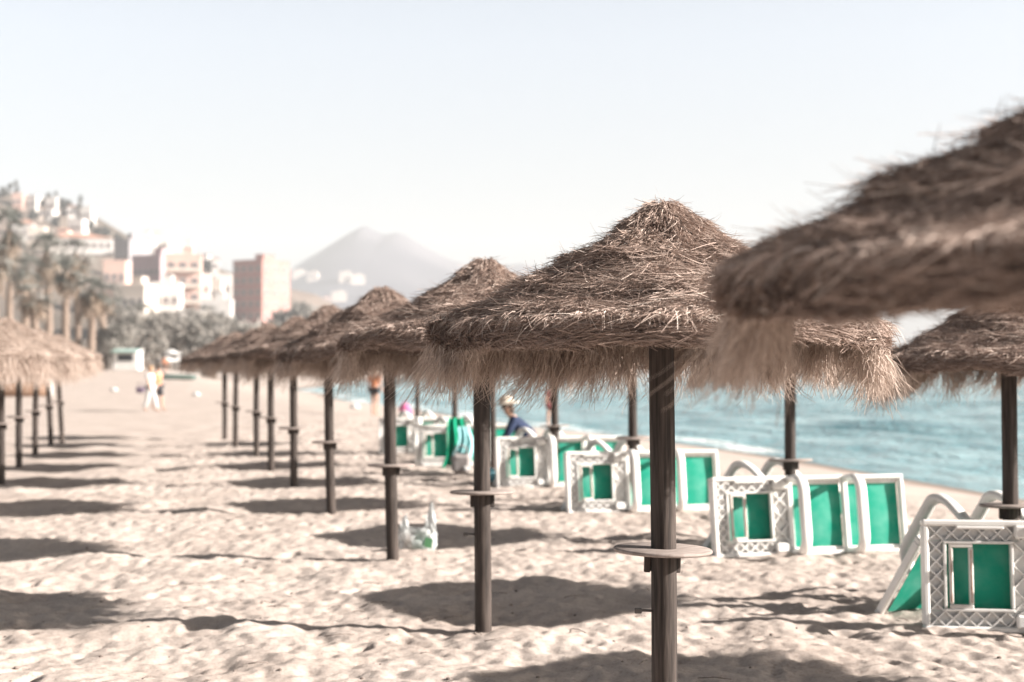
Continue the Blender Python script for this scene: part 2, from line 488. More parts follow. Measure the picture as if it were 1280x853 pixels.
def thatch(seed, dens=1.0, front_bare=True, left_only=False, fringe_len=.20, wmul=1.0, dz=0.0, tamp=.018):
    """returns (canopy mesh, fringe mesh)"""
    global rng
    rng = np.random.default_rng(seed)
    ph = rng.uniform(0, 6.28, 8)
    def lump(th, s):
        return (.011 * np.sin(3 * th + ph[0] + 4 * s) + .009 * np.sin(5 * th + ph[1] - 9 * s) + .007 * np.sin(9 * th + ph[2] + 13 * s)
                + .005 * np.sin(17 * th + ph[3]) * np.sin(21 * s + ph[4]))
    TE = np.array([.20, .46, .70, .93]) * SL            # lower ends of the tiers
    def tier(s):
        o = np.zeros_like(s); lo = 0.0
        for e in TE:
            k = (s >= lo) & (s < e); o[k] = ((s[k] - lo) / (e - lo)); lo = e
        o[s >= TE[-1]] = (s[s >= TE[-1]] - TE[-1]) / (SL - TE[-1]) * .5
        return o
    def point(s, th, lift=0.0):
        r = np.interp(s, SEGL, PR); z = np.interp(s, SEGL, PZ)
        wob = lump(th, s) * np.clip(r / .25, .3, 1)
        tl = (tier(s) ** 1.6) * tamp * np.clip(r / .2, 0, 1)
        ds = .01
        r2 = np.interp(np.minimum(s + ds, SL), SEGL, PR); z2 = np.interp(np.minimum(s + ds, SL), SEGL, PZ)
        r1 = np.interp(np.maximum(s - ds, 0), SEGL, PR); z1 = np.interp(np.maximum(s - ds, 0), SEGL, PZ)
        tr, tz = r2 - r1, z2 - z1; n_ = np.hypot(tr, tz) + 1e-9; tr /= n_; tz /= n_
        nr, nz = -tz, tr
        h = wob + tl + lift
        rr = sq(th, r) + nr * h; zz = z + nz * h
        c, s_ = np.cos(th), np.sin(th)
        P = np.stack([rr * c, rr * s_, zz], -1)
        T = np.stack([tr * c, tr * s_, tz], -1); Nn = np.stack([nr * c, nr * s_, nz], -1); A = np.stack([-s_, c, 0 * c], -1)
        return P, T, Nn, A
    parts = []
    # --- inner shell: roof, rim roll, underside
    nth = 72; ns = 40
    th = np.linspace(0, 2 * np.pi, nth, endpoint=False)
    rows = []
    for s in np.linspace(0, SL, ns):
        P, *_ = point(np.full(nth, s), th, -.022); rows.append(P)
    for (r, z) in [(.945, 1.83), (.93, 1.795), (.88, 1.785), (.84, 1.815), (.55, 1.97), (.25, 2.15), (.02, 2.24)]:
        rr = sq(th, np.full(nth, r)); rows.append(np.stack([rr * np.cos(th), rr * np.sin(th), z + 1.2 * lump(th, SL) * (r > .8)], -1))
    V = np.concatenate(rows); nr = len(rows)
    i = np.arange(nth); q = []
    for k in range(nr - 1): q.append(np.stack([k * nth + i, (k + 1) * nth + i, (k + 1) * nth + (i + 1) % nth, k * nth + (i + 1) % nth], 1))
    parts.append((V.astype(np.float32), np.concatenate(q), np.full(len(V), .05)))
    def clump(th, s): return np.sin(11 * th + ph[5] + 7 * s) * .5 + np.sin(23 * th + ph[6] - 15 * s) * .35 + np.sin(41 * th + 31 * s + ph[7]) * .3
    # --- roof strands
    n = int(54000 * dens)
    rr = np.sqrt(rng.uniform(.0008, 1, n)) * .95
    s = np.interp(rr, PR, SEGL)
    th = rng.uniform(0, 2 * np.pi, n)
    P, T, Nn, A = point(s, th, rng.uniform(-.025, .002, n))
    tv = tier(s)
    cl = clump(th, s)
    near_top = np.clip(rr / .45, .35, 1)
    ang = (cl * .45 + rng.normal(0, .62, n)) * near_top
    lift = .02 + .20 * tv ** 2 + rng.normal(0, .13, n) + np.where(rng.uniform(0, 1, n) < (.03 if left_only else .10), .40, 0)
    d = T * np.cos(ang)[:, None] + A * np.sin(ang)[:, None] + Nn * lift[:, None]
    d /= np.linalg.norm(d, axis=1)[:, None]
    L = rng.uniform(.035, .105, n) * (1 - .2 * (rr < .12))
    L = L * np.where(s > TE[-1] - .06, .45, 1) * np.where(lift > .3, .6, 1)
    curl = Nn * rng.normal(-.05, .30, n)[:, None] + A * (rng.normal(0, .95, n) * near_top)[:, None] + T * rng.normal(-.1, .4, n)[:, None]; curl[:, 2] -= .08
    tone = np.clip(.48 + .22 * rng.standard_normal(n) + .10 * cl, 0, 1)
    parts.append(strands(P, d, L, curl, rng.uniform(.0024, .0046, n) * wmul, tone, 4 if dens > 1.3 else 3))
    # --- rim roll: strands bound round the edge
    n = int(15000 * dens)
    th = rng.uniform(0, 2 * np.pi, n); v = rng.uniform(0, 1, n)
    bz = 1.875 - v * .098; bulge = .022 * np.sin(v * np.pi) - .012
    rr = sq(th, np.full(n, .95)) + bulge + lump(th, np.full(n, SL)) + rng.uniform(-.012, .012, n)
    bz = bz + 1.1 * lump(th, np.full(n, SL))
    c, s_ = np.cos(th), np.sin(th)
    P = np.stack([rr * c, rr * s_, bz], -1); A = np.stack([-s_, c, 0 * c], -1); O = np.stack([c, s_, 0 * c], -1)
    sg = np.where(rng.uniform(0, 1, n) < .72, 1.0, -1.0)
    d = A * sg[:, None] + O * rng.normal(.10, .16, n)[:, None]; d[:, 2] += rng.normal(-.10, .22, n) * (1.1 - .8 * v)
    d /= np.linalg.norm(d, axis=1)[:, None]
    L = rng.uniform(.04, .12, n)
    curl = -O * (L / .95 * .6)[:, None] + O * rng.normal(.0, .12, n)[:, None]; curl[:, 2] += rng.normal(-.04, .22, n) * (1.1 - .7 * v)
    parts.append(strands(P, d, L, curl, rng.uniform(.003, .0055, n) * wmul, np.clip(.36 + .2 * rng.standard_normal(n), 0, 1)))
    # --- loose curling tips above the roll
    n = int(1500 * dens)
    th = rng.uniform(0, 2 * np.pi, n)
    P, T, Nn, A = point(np.full(n, SL) - rng.uniform(0, .07, n), th, rng.uniform(0, .02, n))
    d = T * .6 + A * rng.normal(0, .7, n)[:, None] + Nn * rng.uniform(.1, .7, n)[:, None]; d /= np.linalg.norm(d, axis=1)[:, None]
    curl = A * rng.normal(0, .5, n)[:, None]; curl[:, 2] -= rng.uniform(.3, 1.1, n)
    parts.append(strands(P, d, rng.uniform(.035, .09, n), curl, rng.uniform(.003, .005, n) * wmul, np.clip(.7 + .2 * rng.standard_normal(n), 0, 1), 4))
    V, Fq, T_ = merge(parts); V[:, 2] += dz
    canopy = np_mesh('canopy', V, Fq, M['straw'] if front_bare else M['straw_sunlit'], False, T_)
    # --- hanging fringe
    n = int(8200 * dens)
    th = rng.uniform(0, 2 * np.pi, n)
    tuft = np.round(th * 34 / np.pi + rng.normal(0, .25, n)); trand = np.random.default_rng(seed + 9).uniform(-1, 1, (80, 4))
    tr = trand[tuft.astype(int) % 80]
    rr = sq(th, rng.uniform(.86, .955, n)) + lump(th, np.full(n, SL))
    c, s_ = np.cos(th), np.sin(th)
    P = np.stack([rr * c, rr * s_, 1.815 + 1.1 * lump(th, np.full(n, SL)) + rng.uniform(-.03, .03, n)], -1)
    A = np.stack([-s_, c, 0 * c], -1); O = np.stack([c, s_, 0 * c], -1)
    d = O * (rng.normal(.14, .15, n) + .10 * tr[:, 0])[:, None] + A * (rng.normal(0, .17, n) + .38 * tr[:, 1])[:, None]; d[:, 2] -= 1
    d /= np.linalg.norm(d, axis=1)[:, None]
    fl = fringe_len * (1.02 + .34 * tr[:, 2])
    L = fl * rng.uniform(.55, 1.25, n)
    if front_bare:
        fa = np.abs((th + np.pi / 2 + np.pi) % (2 * np.pi) - np.pi)      # angle from the side that faces the promenade
        k = sstep(1.05, 1.40, fa)
        if left_only:
            fb = np.abs((th - np.pi + np.pi) % (2 * np.pi) - np.pi); k = 1 - sstep(.12, .30, fb)
        L = L * (.06 + .94 * k)
    curl = A * (rng.normal(.10, .22, n) + .2 * tr[:, 3])[:, None] + O * rng.normal(.02, .2, n)[:, None] + np.array([-.10, 0, 0])
    V, Fq, T_ = strands(P, d, L, curl, rng.uniform(.003, .006, n) * wmul, np.clip(.52 + .2 * rng.standard_normal(n), 0, 1), 6)
    # crinkle
    kk = np.tile(np.repeat(np.arange(7), 2), n)
    V += (np.repeat(rng.normal(0, .0065, (n * 7, 3)), 2, axis=0) * (kk > 0)[:, None]).astype(np.float32)
    V[:, 2] += dz
    fringe = np_mesh('fringe', V, Fq, M['straw_sunlit'], False, T_)
    return canopy, fringe


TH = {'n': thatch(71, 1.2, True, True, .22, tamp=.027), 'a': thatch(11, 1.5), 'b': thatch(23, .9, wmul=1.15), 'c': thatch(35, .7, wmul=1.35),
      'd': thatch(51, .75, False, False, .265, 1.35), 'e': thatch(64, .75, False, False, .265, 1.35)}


def pole_mesh(h, rad=.054, seed=0):
    r = random.Random(seed); pts = []; rr = []
    for i in range(15):
        t = i / 14
        pts.append((.006 * math.sin(t * 5 + seed), .006 * math.cos(t * 4 + seed), -.35 + t * (h + .35)))
        rr.append(rad * (1.02 - .06 * t) * (1 + r.uniform(-.015, .015)))
    return MB().tube(pts, rr, 20).mesh('pole', M['pole'])


POLES = [pole_mesh(2.2, .054, k) for k in range(4)]


def tray_mesh(rad):
    b = MB(); t = .017
    b.lathe([(.056, 0), (rad - .006, 0), (rad, .005), (rad, t - .005), (rad - .006, t), (.056, t)], 48)
    return b.mesh('tray', M['board'])


TRAY = tray_mesh(.208)
BR = MB().box((0, 0, 0), (.028, .045, .085), bev=.004).mesh('bracket', M['pole'])
HOOK = MB().tube([(0, 0, 0), (-.035, 0, .002), (-.05, 0, .0)], .006, 8).box((-.055, 0, 0), (.03, .018, .022), bev=.003).mesh('hook', mat('dull_metal', (.10, .09, .085), .5))


def parasol(px, d, var, label, group, tray=.9, rz=0.0, lean=(0, 0), hook=None, sc=1.0, pk=0, dz=0.0, wide=1.0):
    x = at(px, d); z = gz(x, d) + dz
    o = empty('thatched_parasol', (x, d, z), 0)
    o.rotation_euler = (lean[0], lean[1], 0); o.scale = (1, 1, sc)
    tag(o, label, 'parasol', group)
    ca, fr = TH[var]
    c = link('canopy', ca, o); f = link('fringe', fr, o)
    c.rotation_euler.z = rz; f.rotation_euler.z = rz
    c.scale = f.scale = (wide, wide, 1)
    if var not in 'an':
        tx, ty = R(random.uniform(-1.8, 1.8)), R(random.uniform(-1.8, 1.8)); k = random.uniform(.95, 1.05)
        for q in (c, f): q.rotation_euler.x, q.rotation_euler.y = tx, ty; q.scale = (wide * k, wide * k, 1)
    p = link('pole', POLES[pk % 4], o)
    if tray:
        t = link('tray', TRAY, o); t.location.z = tray; t.rotation_euler = (R(random.uniform(-2, 2)), R(random.uniform(-2, 2)), random.uniform(0, 6))
        for a in (.35, math.pi - .2):
            b = link('bracket', BR, t)
            t_rot = t.rotation_euler.z
            b.location = (.062 * math.cos(a - t_rot), .062 * math.sin(a - t_rot), -.044); b.rotation_euler.z = a - t_rot
    if hook:
        h = link('hook', HOOK, p); h.location = (-.05, -.01, hook)
    return o


def row(u0, d): return (640 + (u0 - .262 * d) / d * F)


G1 = 'thatched parasols in the middle row'
parasol(1525, 2.92, 'n', 'huge blurred thatched parasol nearest the viewer, filling the upper right edge', G1, None, -.46, dz=.035, lean=(R(2.6), 0), wide=1.10)
parasol(828, 6.0, 'a', 'sharp thatched parasol in focus with a round wooden tray on its thick pole', G1, .915, 0.0, hook=.67)
parasol(603, 9.13, 'b', 'thatched parasol right behind the sharp one, round tray level with the white bag', G1, .88, -.15, hook=.62, pk=1, sc=1.0)
parasol(491, 12.45, 'c', 'thatched parasol with the white plastic bag standing at its pole', G1, .82, .12, pk=2, lean=(0, R(-.9)))
parasol(415, 16.3, 'b', 'slightly leaning thatched parasol next after the one with the plastic bag', G1, .82, -.2, pk=3, lean=(0, R(-1.6)))
parasol(367, 19.9, 'c', 'fifth thatched parasol down the middle row, tray halfway up its thin pole', G1, .82, .2, pk=0)
parasol(339, 23.2, 'b', 'fourth from last thatched parasol of the middle row', G1, .84, .1, pk=1)
parasol(321, 26.4, 'c', 'third from last thatched parasol of the middle row', G1, .84, -.1, pk=2)
parasol(295, 29.6, 'b', 'thatched parasol next to last in the middle row, dark box on its pole', G1, .84, .25, pk=3)
parasol(281, 32.8, 'c', 'farthest thatched parasol of the middle row, its pole the leftmost there', G1, .84, 0, pk=0)
G2 = 'thatched parasols in the row by the sea'
parasol(row(6.2, 6.9), 6.9, 'b', 'thatched parasol of the seaward row past the right edge of the view', G2, .85, .1, dz=-.1)
parasol(1262, 9.8, 'b', 'thatched parasol standing behind the nearest tipped loungers at the right edge', G2, .86, .05, pk=1, dz=-.13)
parasol(988, 13.7, 'b', 'thatched parasol whose pole rises behind the second pair of tipped loungers', G2, .88, -.1, pk=2, dz=-.1)
parasol(793, 16.8, 'c', 'seaward thatched parasol seen just left of the sharp one\'s pole', G2, .84, .1, pk=3, lean=(0, R(-1)))
parasol(693, 20.1, 'c', 'seaward thatched parasol with the maroon dressed bather behind its pole', G2, .84, -.1, pk=0)
parasol(616, 23.6, 'b', 'seaward thatched parasol beside the crouching man in the sun hat', G2, None, .2, pk=1)
parasol(569, 26.8, 'c', 'seaward thatched parasol above the green and aqua towels', G2, None, .1, pk=2)
parasol(522, 30.2, 'b', 'farthest seaward thatched parasol, thin pole right of the pink bundle', G2, None, -.2, pk=3)
G3 = 'pale shaggy parasols in the left row'
parasol(-50, 17.2, 'd', 'nearest sunlit shaggy parasol of the left row, its pole outside the view', G3, .84, .2)
parasol(2, 20.4, 'e', 'sunlit shaggy parasol whose pole stands on the left edge', G3, .86, -.1, pk=1)
parasol(24.5, 23.6, 'd', 'sunlit shaggy parasol with its pole in front of the brown boat hull', G3, .84, .3, pk=2)
parasol(45, 26.6, 'e', 'sunlit shaggy parasol with its pole at the white bow of the beached boat', G3, .84, .1, pk=3)
parasol(64, 29.8, 'd', 'next to last sunlit shaggy parasol in the left row', G3, .86, 0, pk=0, lean=(0, R(-2.5)))
parasol(78, 31.4, 'e', 'last sunlit shaggy parasol in the left row, its pole farthest right', G3, .9, .2, pk=1, lean=(0, R(-3)))

# ------------------------------------------------------------------ sun loungers lying on their sides
LL, LW = 1.88, .36          # length, half width


def lounger_proto():
    o = empty('sun_lounger', (0, 0, 0))
    W, G = M['white'], M['green']
    # frame: two long rails, head lattice, foot bar.  local x = length, y = width, z = up (top 0), underside faces -z
    f = MB()
    for sg in (-1, 1): f.box((LL / 2, sg * (LW - .02), -.035), (LL, .04, .07), bev=.01)
    f.box((.02, 0, -.0352), (.04, 2 * LW - .082, .066), bev=.01)
    f.box((LL - .02, 0, -.0352), (.04, 2 * LW - .082, .066), bev=.01)
    f.box((.745, 0, -.036), (.05, 2 * LW - .082, .062), bev=.01)
    f.box((1.29, 0, -.036), (.05, 2 * LW - .082, .062), bev=.01)
    for sg in (-1, 1): f.box((.3825, sg * (LW - .0215), .029), (.757, .037, .054), bev=.008)
    f.box((.022, 0, .0288), (.036, 2 * LW - .082, .052), bev=.008); f.box((.743, 0, .0288), (.036, 2 * LW - .082, .052), bev=.008)
    f.build('frame', W, o)
    # lattice panel of the head section (with an opening), seen from below
    lp = MB()
    zi = -.030
    ox0, ox1, oy = .15, .55, .205
    for (x0, x1, y0, y1) in ((.04, .72, oy + .02, LW - .04), (.04, .72, -LW + .04, -oy - .02), (.04, ox0 - .02, -oy - .02, oy + .02), (ox1 + .02, .72, -oy - .02, oy + .02)):
        lp.box(((x0 + x1) / 2, (y0 + y1) / 2, zi + .012), (x1 - x0 - .002, y1 - y0 - .002, .008))
        lx, ly = x1 - x0, y1 - y0
        if lx > ly:
            n = max(1, round(lx / ly)); st = lx / n
            cells = [(x0 + (k + .5) * st, (y0 + y1) / 2, st, ly) for k in range(n)]
        else:
            n = max(1, round(ly / lx)); st = ly / n
            cells = [((x0 + x1) / 2, y0 + (k + .5) * st, lx, st) for k in range(n)]
        for (cx, cy, a, b) in cells:
            L_ = math.hypot(a, b)
            for q, sg in enumerate((1, -1)):
                lp.box((cx, cy, zi - .008 - .001 * q), (L_ * .98, .010, .030), Matrix.Rotation(sg * math.atan2(b, a), 3, 'Z'))
    for (c, dd) in (((.35, oy + .011, zi - .012), (.44, .018, .05)), ((.35, -oy - .011, zi - .012), (.44, .018, .05)),
                    ((ox0 - .011, 0, zi - .0125), (.018, 2 * oy, .049)), ((ox1 + .011, 0, zi - .0125), (.018, 2 * oy, .049))):
        lp.box(c, dd, bev=.004)
    lp.build('lattice_panel', W, o)
    # prop bracket: a narrow frame inside the opening, rusty hinge strips
    pb = MB()
    bx0, bx1, by = .165, .315, .195
    for (c, dd) in ((((bx0 + bx1) / 2, by, -.052), (bx1 - bx0, .026, .024)), (((bx0 + bx1) / 2, -by, -.052), (bx1 - bx0, .026, .024)),
                    ((bx0 + .012, 0, -.052), (.024, 2 * by - .028, .0235)), ((bx1 - .012, 0, -.052), (.028, 2 * by - .028, .0235))):
        pb.box(c, dd, bev=.005)
    pbo = pb.build('prop_bracket', M['white_old'], o)
    hs = MB().box((bx0 + .012, 0, -.0655), (.008, 2 * by - .05, .004)).box((bx1 - .012, 0, -.0655), (.008, 2 * by - .05, .004))
    hs.build('hinge_strip', M['rust'], pbo)
    # slings
    for (x0, x1) in ((.04, .72), (.775, 1.262), (1.318, LL - .045)):
        s = MB(); nx, ny = 10, 8; vs = []
        for sd in (0, 1):
            for j in range(ny + 1):
                for i in range(nx + 1):
                    x = x0 + (x1 - x0) * i / nx; y = -.285 + .57 * j / ny if x0 > .1 else -.31 + .62 * j / ny
                    sag = .018 * math.sin(math.pi * i / nx) * math.sin(math.pi * j / ny)
                    vs.append((x, y, .004 - sag - sd * .003 + (.0 if x0 > .1 else .040)))
        m_ = (nx + 1) * (ny + 1); fs = []
        for j in range(ny):
            for i in range(nx):
                a = j * (nx + 1) + i; fs.append((a, a + 1, a + nx + 2, a + nx + 1))
                fs.append((m_ + a, m_ + a + nx + 1, m_ + a + nx + 2, m_ + a + 1))
        s.add(vs, fs, True); s.build('sling', G, o)
    # laced edge strips of the slings (toothed white/green border)
    for sg in (-1, 1):
        for (x0, x1) in ((.775, 1.262), (1.318, LL - .045)):
            e = MB()
            e.box(((x0 + x1) / 2, sg * .298, -.012), (x1 - x0, .03, .016), bev=.003)
            n = int((x1 - x0) / .04)
            for k in range(n): e.box((x0 + (k + .5) * (x1 - x0) / n, sg * .317, -.014), (.018, .022, .012))
            e.build('edge_strip', M['white_old'], o)
    # leg arches
    def arch(x, zl, wd):
        pts = []
        y0 = LW - .03; r = .13; h = zl
        pts.append((x, -y0, -.04)); pts.append((x, -y0, -h + r))
        for k in range(1, 7):
            a = math.pi / 2 * k / 6; pts.append((x, -y0 + r - r * math.cos(a), -h + r - r * math.sin(a)))
        for k in range(0, 6):
            a = math.pi / 2 * k / 6; pts.append((x, y0 - r + r * math.sin(a), -h + r - r * math.cos(a)))
        pts.append((x, y0, -h + r)); pts.append((x, y0, -.04))
        return MB().tube(pts, 1, 8, True, wd, (1, 0, 0))
    arch(.745, .36, (.030, .052)).build('leg_arch', W, o)
    arch(1.30, .36, (.030, .052)).build('leg_arch', W, o)
    # wheels at the foot end / feet
    for sg in (-1, 1):
        MB().box((.64, sg * (LW - .075), -.075), (.13, .085, .05), bev=.012).build('foot_block', W, o)
    MB().box((.36, -LW + .05, -.075), (.30, .020, .022), bev=.006).build('handle', W, o)
    return o


proto = lounger_proto()
used_proto = [False]


def place_lounger(x, y, yaw, tilt, back, label, sink=.02):
    """on its side: 'tilt' = lean of the top away from the underside; back=True turns the underside away from the promenade"""
    if used_proto[0]: o = copy_tree(proto)
    else: o = proto; used_proto[0] = True
    Rm = Matrix.Rotation(yaw + (math.pi if back else 0), 4, 'Z') @ Matrix.Rotation(R(-90) - tilt, 4, 'X')
    # lower edge (local y = +LW, z=-.035) should rest on the sand at (x, y)
    low = Rm @ Vector((0, LW, -.03))
    z = gz(x, y) - sink
    loc = Vector((x, y, z)) - low
    o.matrix_world = Matrix.Translation(loc) @ Rm
    tag(o, label, 'sun lounger', 'white and green sun loungers tipped on their sides')
    return o


def pair(px, d, yaw, la, lb, ta=9, tb=37, off=(-.05, .52), dyaw=30, ln=1.88):
    x = at(px, d)
    a = place_lounger(x, d, yaw, R(ta), False, la)
    y2 = yaw + R(dyaw)
    b = place_lounger(x + off[0] + math.cos(y2) * ln, d + off[1] + math.sin(y2) * ln, y2, R(tb), True, lb)
    for ch in b.children:
        if ch.name.startswith('leg_arch'): ch.scale.z = 1.5
    return a, b


pair(1153, 9.22, R(-6), 'nearest tipped sun lounger, lattice underside facing us at the right edge', 'sun lounger leaning behind the nearest tipped one, green sling in the gap', 6, 36, (-.14, .66), 33)
pair(893, 12.7, R(13), 'tipped sun lounger just right of the sharp parasol\'s tray, two bright green panels', 'sun lounger leaning behind the one by the sharp parasol\'s tray')
pair(709, 16.5, R(13), 'tipped sun lounger left of the sharp parasol\'s pole, its far half right of the pole', 'sun lounger leaning behind the one left of the sharp parasol\'s pole')
pair(621, 19.9, R(12), 'tipped sun lounger in front of the crouching man in the hat', 'sun lounger leaning behind the one in front of the crouching man')
pair(519, 24.2, R(10), 'tipped sun lounger with the green towel at its right end', 'sun lounger the green and aqua towels hang from')
pair(474, 27.2, R(10), 'farthest tipped sun lounger, behind the pole with the plastic bag', 'farthest leaning sun lounger, behind the last tipped one')
pair(1345, 12.0, R(-8), 'tipped sun lounger mostly past the right edge behind the nearest pair', 'leaning sun lounger past the right edge behind the nearest pair')

# ------------------------------------------------------------------ towels, bags and small things
def drape(name, c, w, h, depth, m, label, seed, cat='towel', group=None, rz=0):
    r = np.random.default_rng(seed); nx, nz = 26, 26
    V = []; pa = r.uniform(0, 6, 4)
    for sd in (0, 1):
        for j in range(nz + 1):
            t = j / nz
            for i in range(nx + 1):
                s = i / nx - .5
                wd = w * (.55 + .45 * t)
                fold = .05 * math.sin(s * 17 + pa[0]) * (.3 + t) + .03 * math.sin(s * 31 + pa[1] + t * 4) * t
                x = s * wd + .03 * math.sin(t * 5 + pa[2]); z = h * (1 - t) + .025 * math.sin(s * 9 + pa[3]) * (t > .05)
                y = -depth * t ** .8 + fold + (1 - math.cos(min(t * 6, 1.57))) * -.05
                V.append((x, y - sd * .006, z - sd * .004))
    n1 = (nx + 1) * (nz + 1); f = []
    for j in range(nz):
        for i in range(nx):
            a = j * (nx + 1) + i; f.append((a, a + 1, a + nx + 2, a + nx + 1)); f.append((n1 + a, n1 + a + nx + 1, n1 + a + nx + 2, n1 + a + 1))
    o = link(name, np_mesh(name, V, f, m, True)); o.location = c; o.rotation_euler.z = rz
    return tag(o, label, cat, group)


d = 23.2
zz = gz(at(572, d), d)
drape('towel', (at(572, d), d + .15, zz + .06), .48, .78, .25, M['green_cloth'], 'crumpled green towel hanging off a tipped lounger', 3, group='towels by the loungers')
d = 22.7
drape('towel', (at(580, d), d + .1, zz + .20), .34, .52, .2, M['aqua_cloth'], 'pale aqua towel hanging in front of the green one', 4, group='towels by the loungers')
# grey bag with a round white badge
x, y = at(577, 22.4), 22.4
b = MB(); b.box((0, 0, .17), (.32, .18, .32), bev=.06)
o = b.build('tote_bag', M['grey_bag']); o.location = (x, y, gz(x, y) - .01)
MB().lathe([(.001, 0), (.045, 0), (.045, .006), (.001, .006)], 20).build('badge', M['cloth_white'], o).matrix_local = Matrix.Translation((.06, -.092, .09)) @ Matrix.Rotation(R(90), 4, 'X')
MB().tube([(-.1, -.05, .32), (-.08, -.05, .42), (0, -.05, .46), (.08, -.05, .42), (.1, -.05, .32)], .012, 8).build('strap', M['grey_bag'], o)
tag(o, 'grey bag with a round white badge below the towels', 'bag')
# turquoise ball
x, y = at(613, 20.6), 20.6
o = MB().ball((0, 0, .10), .10).build('beach_ball', mat('pale_blue', (.25, .60, .72), .4)); o.location = (x, y, gz(x, y) + .02)
tag(o, 'small pale blue beach ball beside the lounger by the crouching man', 'ball')

# plastic bag by the third pole
def plastic_bag():
    px, d = 522, 13.1
    x = at(px, d); z = gz(x, d)
    o = empty('plastic_bag', (x, d, z - .01)); tag(o, 'white plastic carrier bag with upright handles standing by a pole', 'bag')
    pm = mat('bag_film', (.66, .68, .68), .35, .4); nt = pm.node_tree; N = nt.nodes; L = nt.links
    tr = N.new('ShaderNodeBsdfTranslucent'); tr.inputs['Color'].default_value = (.85, .87, .86, 1)
    tp = N.new('ShaderNodeBsdfTransparent')
    m1 = N.new('ShaderNodeMixShader'); m1.inputs[0].default_value = .4; m2 = N.new('ShaderNodeMixShader'); m2.inputs[0].default_value = .22
    L.new(N['Principled BSDF'].outputs[0], m1.inputs[1]); L.new(tr.outputs[0], m1.inputs[2]); L.new(m1.outputs[0], m2.inputs[1]); L.new(tp.outputs[0], m2.inputs[2])
    L.new(m2.outputs[0], N['Material Output'].inputs['Surface'])
    tcn = N.new('ShaderNodeTexCoord'); nz = N.new('ShaderNodeTexNoise'); nz.inputs['Scale'].default_value = 14
    bp = N.new('ShaderNodeBump'); bp.inputs['Strength'].default_value = .8; bp.inputs['Distance'].default_value = .03
    L.new(tcn.outputs['Object'], nz.inputs['Vector']); L.new(nz.outputs['Fac'], bp.inputs['Height']); L.new(bp.outputs[0], N['Principled BSDF'].inputs['Normal'])
    # body: rounded rectangle rings with crinkles, top line dips between the two handles
    n = 48; rows = 16; V = []
    r = np.random.default_rng(2)
    for j in range(rows + 1):
        t = j / rows
        for k in range(n):
            a = 2 * math.pi * k / n
            ca, sa = math.cos(a), math.sin(a)
            xx = .165 * math.copysign(abs(ca) ** .5, ca); yy = .075 * math.copysign(abs(sa) ** .6, sa)
            sq_ = .80 + .25 * math.sin(math.pi * min(t * .9 + .1, 1)); top = .23 + .0 * ca
            cr = .012 * math.sin(7 * a + t * 9) + .008 * math.sin(13 * a - t * 15)
            V.append((xx * sq_ + cr, yy * sq_ + cr, t * (.21 + .05 * abs(ca)) + .004 * math.sin(9 * a)))
    f = [(j * n + k, j * n + (k + 1) % n, (j + 1) * n + (k + 1) % n, (j + 1) * n + k) for j in range(rows) for k in range(n)]
    link('bag_body', np_mesh('bag_body', V, f, pm, True), o)
    for (cx, hh, w0) in ((.115, .46, .085), (-.125, .34, .07)):      # pointed handle loops
        V = []; m_ = 10
        for sd in (0, 1):
            for j in range(m_ + 1):
                t = j / m_; w = w0 * (1 - t) ** .7 + .012
                for k in range(7):
                    s = k / 6 - .5
                    V.append((cx + s * 2 * w * .62 + .02 * t, (-.05 + .02 * math.sin(s * 9 + t * 6)) * (1 - .5 * t) + sd * .05 * (1 - t), .18 + t * (hh - .18)))
        n1 = (m_ + 1) * 7; f = []
        for sd in (0, 1):
            for j in range(m_):
                for k in range(6):
                    a = sd * n1 + j * 7 + k; f.append((a, a + 1, a + 8, a + 7))
        link('handle', np_mesh('handle', V, f, pm, True), o)
    MB().box((.02, 0, .10), (.12, .07, .16), Matrix.Rotation(.3, 3, 'Y'), .02).build('green_carton', M['green_cloth'], o)
    MB().lathe([(.02, 0), (.045, .01), (.045, .12), (.015, .16), (.015, .19)], 16, (-.09, 0, .02)).build('bottle', mat('amber', (.30, .12, .03), .2), o)
    MB().box((.105, -.084, .09), (.07, .004, .09), Matrix.Rotation(.15, 3, 'Y')).build('print_patch', M['cloth_green'], o)


plastic_bag()

# little white things lying about the far sand
for (px, d, s, lab) in ((443, 62, .16, 'white bundle lying on the sand right of the fourth pole'), (142, 80, .16, 'white scrap lying on open sand left of the walkers'), (245, 72, .15, 'white scrap lying on open sand right of the walkers')):
    x = at(px, d); b = MB(); b.ball((0, 0, .09), (s * 1.25, s, .12), 12, 7); b.ball((s * .8, .03, .07), (s * .8, s * .7, .09), 12, 7)
    o = b.build('cloth_bundle', M['cloth_white']); o.location = (x, d, gz(x, d)); tag(o, lab, 'bundle', 'white bundles left on the sand')
x, y = at(506, 57), 57
b = MB(); b.ball((0, 0, .22), (.24, .2, .24), 14, 9); b.ball((.12, 0, .10), (.2, .18, .14), 12, 7)
o = b.build('beach_bag', M['cloth_pink']); MB().tube([(-.12, 0, .38), (-.08, 0, .52), (.06, 0, .52), (.1, 0, .38)], .02, 8).build('strap', M['cloth_pink'], o)
o.location = (x, y, gz(x, y)); tag(o, 'bright pink beach bag near the waterline', 'bag')

